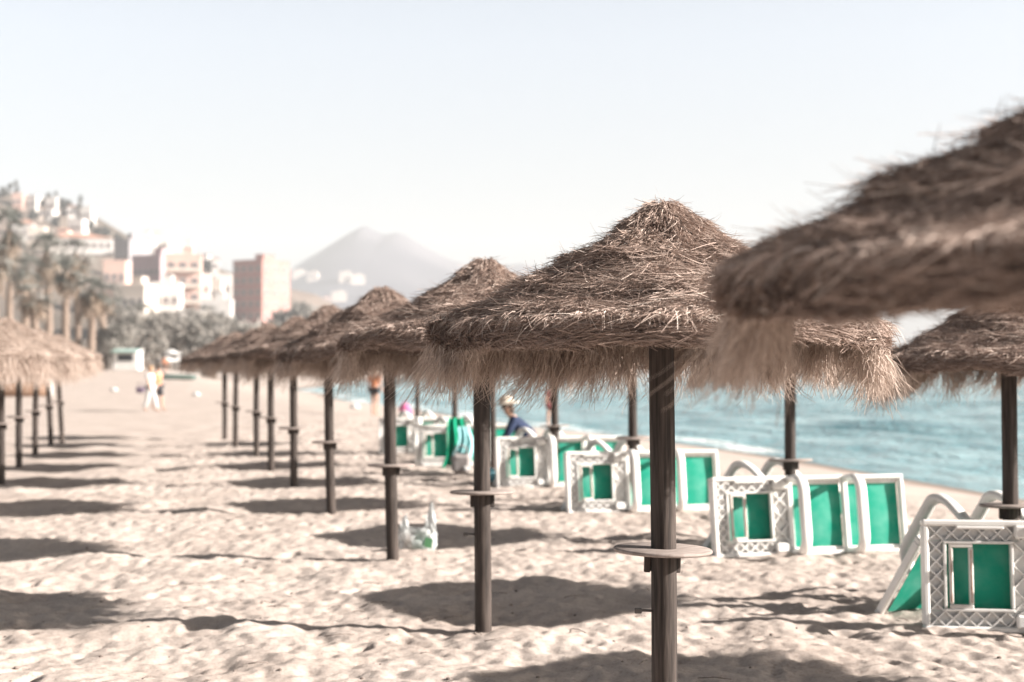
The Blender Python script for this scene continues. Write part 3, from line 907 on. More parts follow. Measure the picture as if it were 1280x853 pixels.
b = MB(); rr_ = random.Random(12)
for k in range(260):
    y = 7.2 + 15 * rr_.random() ** 1.6; x = rr_.uniform(-.42, .40) * y; z = float(ground(x, y)); sz = rr_.uniform(.006, .016)
    if rr_.random() < .65: b.ball((x, y, z + sz * .3), (sz, sz * rr_.uniform(.6, 1), sz * .6), 7, 5)
    else:
        a = rr_.uniform(0, 6.3); L_ = rr_.uniform(.03, .11)
        b.tube([(x - math.cos(a) * L_, y - math.sin(a) * L_, z + .006), (x, y, z + .014), (x + math.cos(a) * L_, y + math.sin(a) * L_, z + .008)], .003, 5)
tag(b.build('pebbles', noisy('pebble', (.10, .08, .07), (.30, .25, .22), 30)), 'small pebbles and twigs strewn over the near sand', 'pebbles', kind='stuff')

# ------------------------------------------------------------------ people
def skin_obj(name, V, E, rad, m, parent=None, sub=2, root=0):
    me = bpy.data.meshes.new(name); me.from_pydata(V, E, []); me.update(); me.materials.append(m)
    o = link(name, me, parent)
    md = o.modifiers.new('Skin', 'SKIN'); md.use_smooth_shade = True
    sv = me.skin_vertices[0].data
    for i, r in enumerate(rad):
        sv[i].radius = r if hasattr(r, '__len__') else (r, r)
        sv[i].use_root = i == root
    sb = o.modifiers.new('Subdivision', 'SUBSURF'); sb.levels = sub; sb.render_levels = sub
    return o


def person(loc, rz, label, J, shirt=None, trousers=None, hair='hair', short_sleeve=True, legs_to='ankle', skirt=False, hat=None, group=None):
    """J: joint dict in metres, person faces +x.  Keys: pelvis, waist, chest, neck, head, shL.., elL.., haL.., hiL.., knL.., anL.., toL.."""
    o = empty('person', loc, rz); tag(o, label, 'person', group)
    names = ['pelvis', 'waist', 'chest', 'neck', 'head', 'crown'] + [k + s for s in 'LR' for k in ('sh', 'el', 'ha', 'fi', 'hi', 'kn', 'an', 'to')]
    J = {k: Vector(v) for k, v in J.items()}
    J.setdefault('crown', J['head'] + (J['head'] - J['neck']).normalized() * .10)
    for s in 'LR':
        J.setdefault('fi' + s, J['ha' + s] + (J['ha' + s] - J['el' + s]).normalized() * .09)
    idx = {n: i for i, n in enumerate(names)}
    E = [('pelvis', 'waist'), ('waist', 'chest'), ('chest', 'neck'), ('neck', 'head'), ('head', 'crown')]
    for s in 'LR':
        E += [('chest', 'sh' + s), ('sh' + s, 'el' + s), ('el' + s, 'ha' + s), ('ha' + s, 'fi' + s), ('pelvis', 'hi' + s), ('hi' + s, 'kn' + s), ('kn' + s, 'an' + s), ('an' + s, 'to' + s)]
    rad = {'pelvis': (.12, .14), 'waist': (.10, .125), 'chest': (.115, .15), 'neck': .052, 'head': (.088, .078), 'crown': (.07, .064)}
    for s in 'LR':
        rad.update({'sh' + s: .062, 'el' + s: .042, 'ha' + s: .03, 'fi' + s: .022, 'hi' + s: .092, 'kn' + s: .058, 'an' + s: .04, 'to' + s: .034})
    body = skin_obj('body', [J[n] for n in names], [(idx[a], idx[b]) for a, b in E], [rad[n] for n in names], M['skin'], o)
    # face: nose, eyes, ears on the head
    hd = (J['head'] + J['crown']) / 2; upv = (J['crown'] - J['head']).normalized(); fw = Vector((1, 0, 0)); fw = (fw - upv * fw.dot(upv)).normalized(); sd = upv.cross(fw)
    fb = MB(); fb.ball(hd + fw * .085 - upv * .01, (.016, .012, .02), 8, 6)
    for s_ in (-1, 1): fb.ball(hd + sd * .078 * s_, (.02, .01, .028), 8, 6)
    fb.build('nose_and_ears', M['skin'], body)
    eb = MB()
    for s_ in (-1, 1): eb.ball(hd + fw * .076 + upv * .02 + sd * .03 * s_, .010, 8, 6)
    eb.build('eyes', M['cloth_dark'], body)
    if hair:
        hb = MB(); hb.ball(hd - fw * .018 + upv * .03, (.093, .088, .10), 14, 9); hb.ball(hd - fw * .06 - upv * .05, (.05, .075, .09), 12, 8)
        hb.build('hair', M[hair], o)
    if shirt:
        ns = ['pelvis', 'waist', 'chest', 'shL', 'shR', 'elL', 'elR'] + ([] if short_sleeve else ['haL', 'haR'])
        VV = [J[n] for n in ns]
        VV[0] = J['pelvis'] * .75 + J['waist'] * .25
        if short_sleeve:
            VV[5] = J['shL'] * .35 + J['elL'] * .65; VV[6] = J['shR'] * .35 + J['elR'] * .65
        EE = [(0, 1), (1, 2), (2, 3), (2, 4), (3, 5), (4, 6)] + ([] if short_sleeve else [(5, 7), (6, 8)])
        rr = [(.145, .165), (.122, .147), (.135, .168), .078, .078, .06, .06] + ([] if short_sleeve else [.046, .046])
        skin_obj('shirt', VV, EE, rr, M[shirt], o)
    if trousers:
        f = {'ankle': None, 'knee': .1, 'thigh': .55}[legs_to]
        if f is None:
            ns = ['pelvis', 'hiL', 'hiR', 'knL', 'knR', 'anL', 'anR']; VV = [J[n] for n in ns]; EE = [(0, 1), (0, 2), (1, 3), (2, 4), (3, 5), (4, 6)]
            rr = [(.14, .158), .112, .112, .082, .082, .07, .07]
        else:
            VV = [J['pelvis'], J['hiL'], J['hiR'], J['hiL'] * f + J['knL'] * (1 - f), J['hiR'] * f + J['knR'] * (1 - f)]; EE = [(0, 1), (0, 2), (1, 3), (2, 4)]
            rr = [(.14, .158), .112, .112, .088, .088]
        skin_obj('trousers', VV, EE, rr, M[trousers], o)
    if hat:
        up2 = upv
        q = up2.to_track_quat('Z', 'Y').to_matrix().to_4x4()
        h = MB().lathe([(.225, .0), (.23, .008), (.14, .02), (.112, .03), (.105, .09), (.08, .125), (.03, .135)], 28).build('hat', M[hat], o)
        h.matrix_local = Matrix.Translation(hd + upv * .045) @ q
    return o


def standing(stride=.0, armswing=.15, h=1.68, lean=0.0):
    k = h / 1.70; J = {}
    J['pelvis'] = (0, 0, .93); J['waist'] = (.0 + lean * .1, 0, 1.08); J['chest'] = (.01 + lean * .25, 0, 1.30); J['neck'] = (.015 + lean * .35, 0, 1.46); J['head'] = (.035 + lean * .4, 0, 1.565)
    for s, g in (('L', 1), ('R', -1)):
        st = stride * g
        J['sh' + s] = (.01 + lean * .3, .18 * g, 1.385); J['el' + s] = (-armswing * g * .6 - .02, .225 * g, 1.12); J['ha' + s] = (-armswing * g + .06, .23 * g, .88)
        J['hi' + s] = (0, .09 * g, .88); J['kn' + s] = (st * .45 + .04, .095 * g, .48); J['an' + s] = (st, .10 * g, .085 + max(0, -st) * .22); J['to' + s] = (st + .15, .11 * g, .03 + max(0, -st) * .05)
    return {a: tuple(c * k for c in v) for a, v in J.items()}


GP = 'people on the beach'
x, y = at(188, 52), 52.0
w = person((x, y, gz(x, y)), R(-20), 'walker in loose white clothes carrying a grey purple bag', standing(.21, .12, 1.64), 'cloth_white', 'cloth_white', 'blond', group=GP)
b = MB(); b.box((0, 0, 0), (.30, .12, .22), bev=.04); b.tube([(-.1, 0, .1), (-.06, 0, .26), (.06, 0, .26), (.1, 0, .1)], .012, 8)
o = b.build('handbag', M['purple_bag']); o.location = (x - .30, y - .25, gz(x, y) + .80); tag(o, 'grey purple handbag carried by the walker in white', 'bag')
x, y = at(197.5, 53), 53.0
w2 = person((x, y, gz(x, y)), R(-30), 'walker in an orange top beside the one in white', standing(.16, .1, 1.66), 'cloth_orange', 'cloth_dark', 'hair', legs_to='knee', group=GP)
x, y = at(206, 118), 118.0
person((x, y, gz(x, y)), R(90), 'distant beachgoer in orange behind the two walkers', standing(.1, .1, 1.7), 'cloth_orange', 'cloth_dark', 'hair', legs_to='thigh', group=GP)
x, y = at(468, 50), 50.0
person((x, y, gz(x, y)), R(70), 'bather in an orange top standing at the waterline behind a pole', standing(.08, .08, 1.74), 'cloth_orange', 'cloth_dark', 'hair', legs_to='thigh', group=GP)
x, y = at(689, 52), 52.0
person((x, y, gz(x, y)), R(110), 'bather in maroon standing with back turned at the waterline', standing(.05, .1, 1.70), 'cloth_maroon', 'cloth_maroon', 'hair', legs_to='thigh', group=GP)
# crouching man in navy with the sun hat: faces left (-x), so the figure is turned round
x, y = at(655, 21.9), 21.9
Jc = {'pelvis': (-.13, 0, .50), 'waist': (-.04, 0, .64), 'chest': (.12, 0, .82), 'neck': (.20, 0, .93), 'head': (.255, 0, 1.01), 'crown': (.27, 0, 1.11)}
for s, g in (('L', 1), ('R', -1)):
    Jc['sh' + s] = (.15, .18 * g, .87); Jc['el' + s] = (.26, .24 * g, .64); Jc['ha' + s] = (.36, .16 * g, .46)
    Jc['hi' + s] = (-.12, .10 * g, .46); Jc['kn' + s] = (.24, .15 * g, .47); Jc['an' + s] = (-.02, .13 * g, .085); Jc['to' + s] = (.14, .15 * g, .03)
person((x, y, gz(x, y)), R(180), 'crouching man in a navy top and wide straw hat behind a tipped lounger', Jc, 'cloth_navy', 'cloth_blue', 'hair', False, 'ankle', hat='straw_hat', group=GP)

# ------------------------------------------------------------------ beached boats and kiosk
def boat(name, loc, rz, L_, W_, H_, hull, rim, label, roll=0):
    o = empty(name, loc, rz); o.rotation_euler = (R(roll), 0, rz); tag(o, label, 'boat', 'boats drawn up on the sand')
    n = 20; m_ = 10; V = []
    for sh in (1.0, .93):
        for i in range(n + 1):
            t = i / n; w = W_ / 2 * (1 - (2 * abs(t - .42) / 1.18) ** 2.4 if t > .42 else 1 - (.42 - t) ** 2 * 1.2)
            w = max(w, .02); sheer = H_ * (.80 + .45 * max(0, t - .4) ** 1.5)
            for j in range(m_ + 1):
                a = (j / m_ - .5) * math.pi
                V.append(((t - .45) * L_ + .25 * max(0, t - .8) * abs(math.sin(a)) ** 3, math.sin(a) * w * sh, sheer - math.cos(a) ** .7 * sheer * sh))
    f = []; k0 = (n + 1) * (m_ + 1)
    for q in (0, 1):
        for i in range(n):
            for j in range(m_):
                a = q * k0 + i * (m_ + 1) + j; r = (a, a + m_ + 1, a + m_ + 2, a + 1); f.append(r if q == 0 else r[::-1])
    link('hull', np_mesh('hull', V, f, hull, True), o)
    for j in (0, m_):
        MB().tube([V[i * (m_ + 1) + j] for i in range(n + 1)], .10 if L_ > 5 else .06, 8).build('gunwale', rim, o)
    MB().tube([V[n * (m_ + 1) + j] for j in range(m_ + 1)], .10 if L_ > 5 else .06, 8).build('stem', rim, o)
    for t in (.3, .55): MB().box(((t - .45) * L_, 0, H_ * .6), (.25, W_ * .8, .05), bev=.01).build('thwart', rim, o)
    return o


x, y = at(12, 71), 71.0
boat('rowing_boat', (x - .9, y, gz(x, y) - .05), R(4), 5.2, 1.8, 1.15, M['brown_wood'], M['white'], 'brown wooden boat with a white rim at the left edge', 8)
x, y = at(222, 108), 108.0
boat('rowing_boat', (x, y, gz(x, y) - .03), R(176), 3.0, 1.2, .5, M['teal'], M['white'], 'small teal boat with a white rim right of the walkers', 6)
x, y = at(445, 120), 120.0
x, y = at(160, 150), 150.0
o = empty('beach_kiosk', (x, y, gz(x, y))); tag(o, 'little white beach kiosk with a green awning by the promenade', 'kiosk')
MB().box((0, 0, 1.0), (2.6, 2.0, 2.0), bev=.03).build('wall', M['white'], o); MB().box((0, -1.3, 2.05), (3.0, 1.4, .12), Matrix.Rotation(R(12), 3, 'X'), .02).build('awning', M['teal'], o)
MB().box((0, -1.02, 1.3), (1.6, .06, .7)).build('hatch', M['cloth_dark'], o); MB().box((0, 0, 2.12), (2.8, 2.2, .14), bev=.02).build('roof', M['white'], o)

# ------------------------------------------------------------------ palms and trees
M['frond'] = strand_mat('palm_frond', [(0, (.05, .058, .052)), (.5, (.17, .18, .165)), (1, (.42, .41, .38))], .25, .4)
M['dead'] = strand_mat('dead_frond', [(0, (.14, .095, .07)), (.5, (.33, .25, .19)), (1, (.52, .43, .35))], .2)
M['leaf'] = strand_mat('hazed_leaf', [(0, (.13, .13, .12)), (.5, (.33, .31, .285)), (1, (.50, .46, .42))], .4)  # leaf tones lightened, the haze veil over the trees is in the colour
M['pine'] = strand_mat('pine_needles', [(0, (.05, .05, .045)), (.5, (.085, .085, .075)), (1, (.13, .13, .115))], .15)


def palm_meshes(seed, h):
    global rng
    rng = np.random.default_rng(seed)
    b = MB(); pts = [(.25 * math.sin(t * 2 + seed) * t, .2 * math.cos(t * 3 + seed) * t, -.3 + t * (h + .3)) for t in np.linspace(0, 1, 14)]
    b.tube(pts, [.34 - .13 * t + (.03 if k % 2 else 0) for k, t in enumerate(np.linspace(0, 1, 14))], 12)
    trunk = b.mesh('trunk', M['trunk'])
    top = np.array(pts[-1])
    def fans(n, elo, ehi, plen, blen, droop, width, nb, tlo, thi):
        V, Fq, T = [], [], []
        for i in range(n):
            az = rng.uniform(0, 2 * np.pi); el = rng.uniform(elo, ehi); L = plen * rng.uniform(.75, 1.2)
            dr = np.array([np.cos(az) * np.cos(el), np.sin(az) * np.cos(el), np.sin(el)])
            end = top + dr * L + np.array([0, 0, -.12 * L * L * droop])
            side = np.array([-np.sin(az), np.cos(az), 0.]); upv = np.cross(dr, side) * -1
            tone = rng.uniform(tlo, thi)
            V_, F_, T_ = strands(top[None] + 0 * end[None], dr[None], np.array([L]), (np.array([[0, 0, -.12 * L * droop]])), np.array([.09]), np.array([tone * .7]), 2, side[None], .7)
            V.append(V_); Fq.append(F_); T.append(T_)
            a = np.linspace(-1.25, 1.25, nb) + rng.normal(0, .06, nb)
            d2 = dr[None] * np.cos(a)[:, None] + side[None] * np.sin(a)[:, None] + upv[None] * (.45 * rng.standard_normal(nb))[:, None]
            d2 /= np.linalg.norm(d2, axis=1)[:, None]
            cu = np.zeros((nb, 3)); cu[:, 2] = -droop * rng.uniform(.35, .9, nb)
            sd2 = np.cross(d2, upv[None]); sd2 /= np.linalg.norm(sd2, axis=1)[:, None] + 1e-9
            V_, F_, T_ = strands(np.repeat(end[None], nb, 0), d2, blen * rng.uniform(.7, 1.15, nb), cu, np.full(nb, width), np.clip(tone + rng.normal(0, .1, nb), 0, 1), 3, sd2, .2)
            V.append(V_); Fq.append(F_); T.append(T_)
        return merge(list(zip(V, Fq, T)))
    V, Fq, T = fans(27, -.8, 1.4, 1.1, 1.2, .5, .10, 13, .0, 1)
    crown = np_mesh('crown', V, Fq, M['frond'], False, T)
    V, Fq, T = fans(20, -1.4, -.7, .9, 1.0, 1.0, .11, 9, 0, 1)
    V[:, 2] -= rng.uniform(0, 1.6, len(V)).astype(np.float32) * 0
    # lower skirt: extra hanging dead blades down the trunk
    n = 190; az = rng.uniform(0, 2 * np.pi, n); zt = top[2] - rng.uniform(.2, 2.0, n)
    f_ = zt / top[2]
    root = np.stack([top[0] * f_ + .22 * np.cos(az), top[1] * f_ + .22 * np.sin(az), zt], 1)
    dd = np.stack([np.cos(az) * .6, np.sin(az) * .6, -np.ones(n)], 1); dd /= np.linalg.norm(dd, axis=1)[:, None]
    s2 = strands(root, dd, rng.uniform(.6, 1.4, n), np.stack([0 * az, 0 * az, -.3 + 0 * az], 1), np.full(n, .10), rng.uniform(0, 1, n), 3)
    V, Fq, T = merge([(V, Fq, T), s2])
    skirt = np_mesh('dead_skirt', V, Fq, M['dead'], False, T)
    return trunk, crown, skirt


PALMS = [palm_meshes(s, h) for s, h in ((3, 10.0), (8, 9.0), (14, 11.0))]


def palm(px, d, top_py, k, label, group='palms along the promenade'):
    x = at(px, d); z = gz(x, d)
    o = empty('palm_tree', (x, d, z), random.uniform(0, 6)); tag(o, label, 'palm', group)
    hh = (10.0, 9.0, 11.0)[k]
    s = (zat(top_py, d) - z - 1.2) / hh
    o.scale = (1, 1, s)
    sc = random.uniform(1.12, 1.38)
    for n_, me in zip(('trunk', 'crown', 'dead_skirt'), PALMS[k]): link(n_, me, o)
    o.scale = (sc, sc, max(s, .3))
    return o


ORD = ['first', 'second', 'third', 'fourth', 'fifth', 'sixth', 'seventh', 'eighth', 'ninth', 'tenth', 'eleventh', 'twelfth', 'thirteenth', 'fourteenth', 'fifteenth', 'sixteenth', 'seventeenth', 'eighteenth', 'nineteenth', 'twentieth']
pl = [(-6, 120, 305), (10, 140, 272), (31, 128, 318), (46, 116, 350), (60, 146, 300), (83, 130, 322), (97, 150, 303), (113, 124, 346), (130, 150, 352)]
for i, (px, d, ty) in enumerate(pl):
    palm(px, d, ty, i % 3, f'grey green fan palm with a brown skirt, {ORD[i]} from the left in the promenade clump')


def tree_meshes(seed, h, w, m, leaf=.34, n=1800, conical=0.0, trunk_h=.35):
    global rng
    rng = np.random.default_rng(seed)
    b = MB(); th = h * trunk_h
    b.tube([(0, 0, -.3), (.05, 0, th * .6), (.0, .05, th), (.05, 0, h * .75)], [.035 * h, .028 * h, .022 * h, .008 * h], 8)
    for k in range(5):
        a = k * 1.3 + seed; b.tube([(0, 0, th * .85), (math.cos(a) * w * .3, math.sin(a) * w * .3, h * .55), (math.cos(a) * w * .6, math.sin(a) * w * .6, h * (.6 + .06 * k))], [.016 * h, .011 * h, .004 * h], 6)
    trunk = b.mesh('trunk', M['trunk'])
    nc = 16
    cz = rng.uniform(th / h * .9, .9, nc) * h; ca = rng.uniform(0, 2 * np.pi, nc); cr = np.sqrt(rng.uniform(0, 1, nc)) * w * .72 * (1 - conical * (cz / h))
    C = np.stack([cr * np.cos(ca), cr * np.sin(ca), cz], 1); rad = rng.uniform(.22, .42, nc) * w
    i = rng.integers(0, nc, n); q = rng.standard_normal((n, 3)); q /= np.linalg.norm(q, axis=1)[:, None]
    P = C[i] + q * (rad[i] * rng.uniform(.35, 1.05, n) ** .5)[:, None] * np.array([1, 1, .75])
    d = rng.standard_normal((n, 3)) + q; d /= np.linalg.norm(d, axis=1)[:, None]
    V, Fq, T = strands(P, d, rng.uniform(.6, 1.3, n) * leaf * 1.4, rng.normal(0, .2, (n, 3)), rng.uniform(.6, 1.2, n) * leaf, np.clip(.5 + .2 * rng.standard_normal(n) + rng.normal(0, .18, nc)[i], 0, 1), 2)
    return trunk, np_mesh('crown', V, Fq, m, False, T)


TREES = [tree_meshes(2, 6, 2.6, M['leaf']), tree_meshes(5, 6, 2.2, M['leaf']), tree_meshes(9, 6, 2.9, M['leaf'])]
PINES = [tree_meshes(31, 10, 3.6, M['pine'], .6, 1500, .2, .45), tree_meshes(37, 12, 2.2, M['pine'], .55, 1200, .7, .15)]


def tree(px, d, top_py, k, label, group, z0=None, wide=1.0, lib=TREES, h0=6.0, name='tree'):
    x = at(px, d); z = gz(x, d) if z0 is None else z0
    o = empty(name, (x, d, z), random.uniform(0, 6)); tag(o, label, 'tree', group)
    s = (zat(top_py, d) - z) / h0
    o.scale = (s * wide, s * wide, s)
    for n_, me in zip(('trunk', 'crown'), lib[k]): link(n_, me, o)
    return o


tl = [(143, 150, 398), (156, 165, 385), (170, 175, 392), (184, 160, 402), (197, 180, 389), (212, 170, 396), (226, 185, 390), (240, 165, 400), (254, 190, 391), (268, 175, 397), (281, 195, 392), (296, 180, 404), (311, 190, 398), (330, 200, 402)]
for i, (px, d, ty) in enumerate(tl):
    tree(px, d, ty, i % 3, f'grey green low tree, {ORD[i]} from the left in the row before the buildings', 'low trees before the buildings', wide=1.0)
tl2 = [(364, 420, 372), (377, 450, 381), (391, 430, 386), (405, 470, 380), (420, 440, 388)]
for i, (px, d, ty) in enumerate(tl2):
    tree(px, d, ty, i % 3, f'hazy tree at the mountain foot, {ORD[i]} right of the red tower', 'hazy trees at the mountain foot', wide=.8)
# palms in the strip between
for i, (px, d, ty) in enumerate([(150, 200, 372), (176, 210, 380), (236, 215, 384), (262, 205, 382)]):
    palm(px, d, ty, i % 3, f'small distant palm, {ORD[i]} from the left among the low trees', 'small palms among the low trees')
# parasols / cafe shades as white specks by the trees
for i, (px, py, d) in enumerate([(214, 437, 140), (208, 446, 138), (223, 446, 139)]):
    x = at(px, d); z = gz(x, d); top = zat(py, d) - z
    o = empty('cafe_parasol', (x, d, z)); tag(o, ['upper white cafe parasol before the low trees', 'lower left white cafe parasol before the low trees', 'lower right white cafe parasol before the low trees'][i], 'parasol', 'white cafe parasols')
    MB().lathe([(1.0, top - .45), (.97, top - .38), (.04, top), (.01, top + .03)], 8).build('canopy', M['cloth_white'], o)
    MB().tube([(0, 0, -.2), (0, 0, top)], .03, 8).build('pole', M['white'], o)

# ------------------------------------------------------------------ hill, mountain
def ridge(name, pts, d, depth, m, label, rough, seed, nx=160, ny=60, z0=-1, soft=False):
    """a real hill: skyline heights at distance d, falling towards and away from us"""
    pxs = np.array([p[0] for p in pts]); pys = np.array([p[1] for p in pts])
    r = np.random.default_rng(seed)
    gx_ = np.linspace(pxs[0], pxs[-1], nx); top = np.interp(gx_, pxs, pys)
    kw = max(3, int(nx * .11)) | 1; ker = np.hanning(kw + 2)[1:-1]; ker /= ker.sum()
    smo = np.convolve(np.pad(top, kw // 2, mode='edge'), ker, 'valid')
    V = []; phs = r.uniform(0, 6, 12)
    for j in range(ny):
        v = j / (ny - 1) * 2 - 1                       # -1 front .. 1 back
        for i in range(nx):
            x = at(gx_[i], d); y = d + v * depth
            kk = min(1, abs(v) * 5) if soft else 0
            H = zat(top[i] * (1 - kk) + max(smo[i], top[i] - 2) * kk, d); s = 1 - abs(v) ** 1.25
            s = 1 - abs(v) ** .95 if v < 0 else 1 - v ** 2
            nz_ = rough * (math.sin(x / (depth * .22) + phs[0] + v * 5) + .6 * math.sin(x / (depth * .11) + phs[1] - v * 9) + .35 * math.sin(x / (depth * .05) + v * 23 + phs[2])) * min(1, abs(v) * 3) * (1 - abs(v))
            V.append((x, y, z0 + max(0, (H - z0) * max(0, s) + nz_)))
    o = link(name, np_mesh(name, V, grid_faces(nx, ny), m, True)); tag(o, label, 'hill', kind='structure')
    return o


HILL_D = 720.0
hp = [(-260, 246), (-120, 236), (-30, 236), (10, 238), (40, 246), (70, 252), (100, 262), (125, 276), (150, 291), (200, 312), (250, 328), (300, 345), (345, 362), (390, 392), (430, 430), (470, 458)]
ridge('hill', hp, HILL_D, 420, noisy('dry_hillside', (.10, .085, .07), (.21, .165, .14), .012, .95, .05, detail=9), 'dry scrub hillside dotted with white houses', 9, 3)


def hill_z(px, d):
    top = np.interp(px, [p[0] for p in hp], [p[1] for p in hp]); v = (d - HILL_D) / 420; H = zat(top, HILL_D)
    return max(0, H * (1 - abs(v) ** 1.25)) if v < 0 else H


mp_ = [(230, 452), (290, 400), (330, 362), (362, 337), (380, 325), (400, 313), (420, 300), (436, 290), (446, 284), (454, 280), (461, 284), (470, 289), (480, 293), (488, 291), (496, 289), (504, 292), (516, 299), (530, 308), (546, 317), (564, 325), (585, 331), (620, 332), (650, 329), (690, 335), (740, 345), (800, 360), (880, 385), (1000, 420), (1150, 452)]
ridge('mountain', mp_, 2500.0, 900, noisy('mountain_rock', (.06, .06, .078), (.115, .11, .125), .004, .95, .05, detail=9), 'pale lilac mountain with a twin summit behind the beach', 7, 6, 220, 60, soft=True)

# ------------------------------------------------------------------ buildings
M['b_white'] = noisy('white_render', (.58, .55, .52), (.66, .63, .61), .1, .85)
M['b_cream'] = noisy('cream_render', (.62, .53, .46), (.70, .62, .55), .1, .85)
M['b_red'] = noisy('red_brick', (.38, .195, .17), (.45, .25, .222), .12, .9)
M['b_pink'] = noisy('pink_render', (.60, .40, .34), (.68, .48, .41), .1, .9)
M['b_shaded_mauve'] = noisy('shaded_mauve_render', (.42, .31, .32), (.50, .38, .39), .1, .9)  # purplish shade of the apartments' left face mixed into the wall colour
M['b_grey'] = noisy('grey_render', (.28, .26, .27), (.36, .34, .35), .1, .9)
M['b_glass'] = mat('window_glass', (.20, .17, .17), .25, .5)
M['b_tile'] = noisy('roof_tile', (.38, .20, .14), (.48, .27, .20), .3, .9)
_wm = {}


def winmesh(w, h):
    k = (round(w, 2), round(h, 2))
    if k not in _wm:
        _wm[k] = (MB().box((0, 0, 0), (w, .16, h)).mesh('window', M['b_glass']), MB().box((0, -.07, -h / 2 - .08), (w + .3, .34, .12)).box((0, -.07, h / 2 + .08), (w + .3, .2, .12)).tube([(-w / 2 - .08, -.07, -h / 2 - .03), (-w / 2 - .08, -.07, h / 2 + .03)], .07, 4).tube([(w / 2 + .08, -.07, -h / 2 - .03), (w / 2 + .08, -.07, h / 2 + .03)], .07, 4).mesh('frame', M['b_white']))
    return _wm[k]


def building(px0, px1, py, d, depth, wall, label, yaw=0.0, cols=4, rows=5, roof='flat', group='buildings of the town', balc=False, rowh=None, base=None, side=0, bm=None, name='apartment_block', extra=None):
    x0, x1 = at(px0, d), at(px1, d); W_ = x1 - x0
    z1 = zat(py, d); z0 = -1.0 if base is None else zat(base, d); H_ = z1 - z0
    o = empty(name, ((x0 + x1) / 2, d, z0), yaw); tag(o, label, 'building', group)
    MB().box((0, depth / 2, H_ / 2), (W_, depth, H_)).build('wall', M[wall], o)
    if roof == 'flat':
        b = MB()
        for (c, dd) in (((0, .15, H_ + .5), (W_ + .3, .4, 1.0)), ((0, depth - .15, H_ + .5), (W_ + .3, .4, 1.0)), ((-W_ / 2 + .05, depth / 2, H_ + .5), (.4, depth - .72, .98)), ((W_ / 2 - .05, depth / 2, H_ + .5), (.4, depth - .72, .98))): b.box(c, dd)
        b.build('parapet', M[wall], o)
        if W_ > 8: MB().box((W_ * .12, depth * .5, H_ + 1.6), (W_ * .28, depth * .4, 3.2)).box((W_ * .12, depth * .5, H_ + 3.3), (W_ * .31, depth * .45, .24)).build('stair_head', M[wall], o)
    else:
        hw, hd, rh = W_ / 2 + .5, depth / 2 + .5, min(W_, depth) * .22
        V = [(-hw, depth / 2 - hd, H_), (hw, depth / 2 - hd, H_), (hw, depth / 2 + hd, H_), (-hw, depth / 2 + hd, H_), (-hw * .4, depth / 2, H_ + rh), (hw * .4, depth / 2, H_ + rh)]
        MB().add(V, [(0, 1, 5, 4), (1, 2, 5), (2, 3, 4, 5), (3, 0, 4), (3, 2, 1, 0)]).build('roof', M['b_tile'], o)
    rh = rowh or H_ / (rows + .3)
    ww, wh = W_ / cols * .55, min(rh * .5, 1.9 if not balc else 2.2)
    wm, fm = winmesh(ww, wh)
    for r in range(rows):
        zc = H_ - (r + .55) * rh
        if zc < 1: break
        for c in range(cols):
            xx = -W_ / 2 + (c + .5) * W_ / cols
            w = link('window', wm, o); w.location = (xx, -.03, zc)
            f = link('frame', fm, w)
        if balc:
            MB().box((0, -.75, zc - rh * .36), (W_ * .96, 1.4, .22)).box((0, -1.4, zc - rh * .36 + .55), (W_ * .96, .12, .9)).build('balcony', M[bm or wall], o)
    if side:                # windows of one side wall: +1 right, -1 left
        n = max(2, int(depth / (W_ / cols)))
        for r in range(rows):
            zc = H_ - (r + .55) * rh
            if zc < 1: break
            for c in range(n):
                w = link('window', wm, o); w.location = (side * (W_ / 2 + .03), (c + .5) * depth / n, zc); w.rotation_euler.z = side * R(90)
                link('frame', fm, w)
    return o


# the red tower: shaded front, sunlit right flank
building(283.5, 334.5, 328, 560, 15.4, 'b_red', 'tall red brick apartment tower standing alone right of the white town', R(-35), 4, 9, side=1, name='apartment_tower', balc=False)
building(207, 250, 321, 470, 12, 'b_pink', 'cream and pink apartment block with stacked balconies in the middle of the town', R(10), 3, 7, balc=True, bm='b_cream')
building(158, 206, 322, 500, 14, 'b_shaded_mauve', 'mauve shaded block left of the balconied apartments', R(-30), 5, 4)
building(181, 223, 357, 400, 14, 'b_white', 'broad white block in front of the balconied apartments', R(8), 4, 3)
building(140, 181, 360, 390, 12, 'b_cream', 'low brownish cream building right of the palms', R(-6), 4, 3)
building(129, 156, 329, 455, 12, 'b_pink', 'pale pink balconied block just right of the palms', R(6), 3, 4, balc=True, bm='b_white')
building(168, 192, 297, 600, 14, 'b_white', 'white terraced block on the hill, left of the white hilltop group', R(10), 3, 4)
building(190, 209, 291, 615, 12, 'b_white', 'tallest white block of the hilltop group', R(6), 3, 5)
building(208, 228, 303, 610, 12, 'b_white', 'white block at the right end of the hilltop group', R(12), 3, 4)
building(226, 240, 301, 640, 10, 'b_white', 'small white block set apart above the balconied apartments', R(8), 2, 3)
building(138, 164, 302, 560, 12, 'b_grey', 'grey block below the hillside terrace', R(-30), 3, 4)
building(246, 262, 346, 480, 10, 'b_white', 'narrow white house at the right flank of the balconied block', R(10), 2, 4)
building(262, 276, 352, 500, 10, 'b_cream', 'cream house between the white houses beside the red tower', R(4), 2, 4)
building(268, 289, 346, 520, 10, 'b_white', 'white house touching the red tower\'s left side', R(10), 2, 4)
building(250, 288, 378, 440, 10, 'b_white', 'low white terrace of houses below the red tower', R(6), 5, 2)
building(225, 250, 392, 400, 8, 'b_white', 'low white annex under the balconied apartments', R(6), 3, 1)
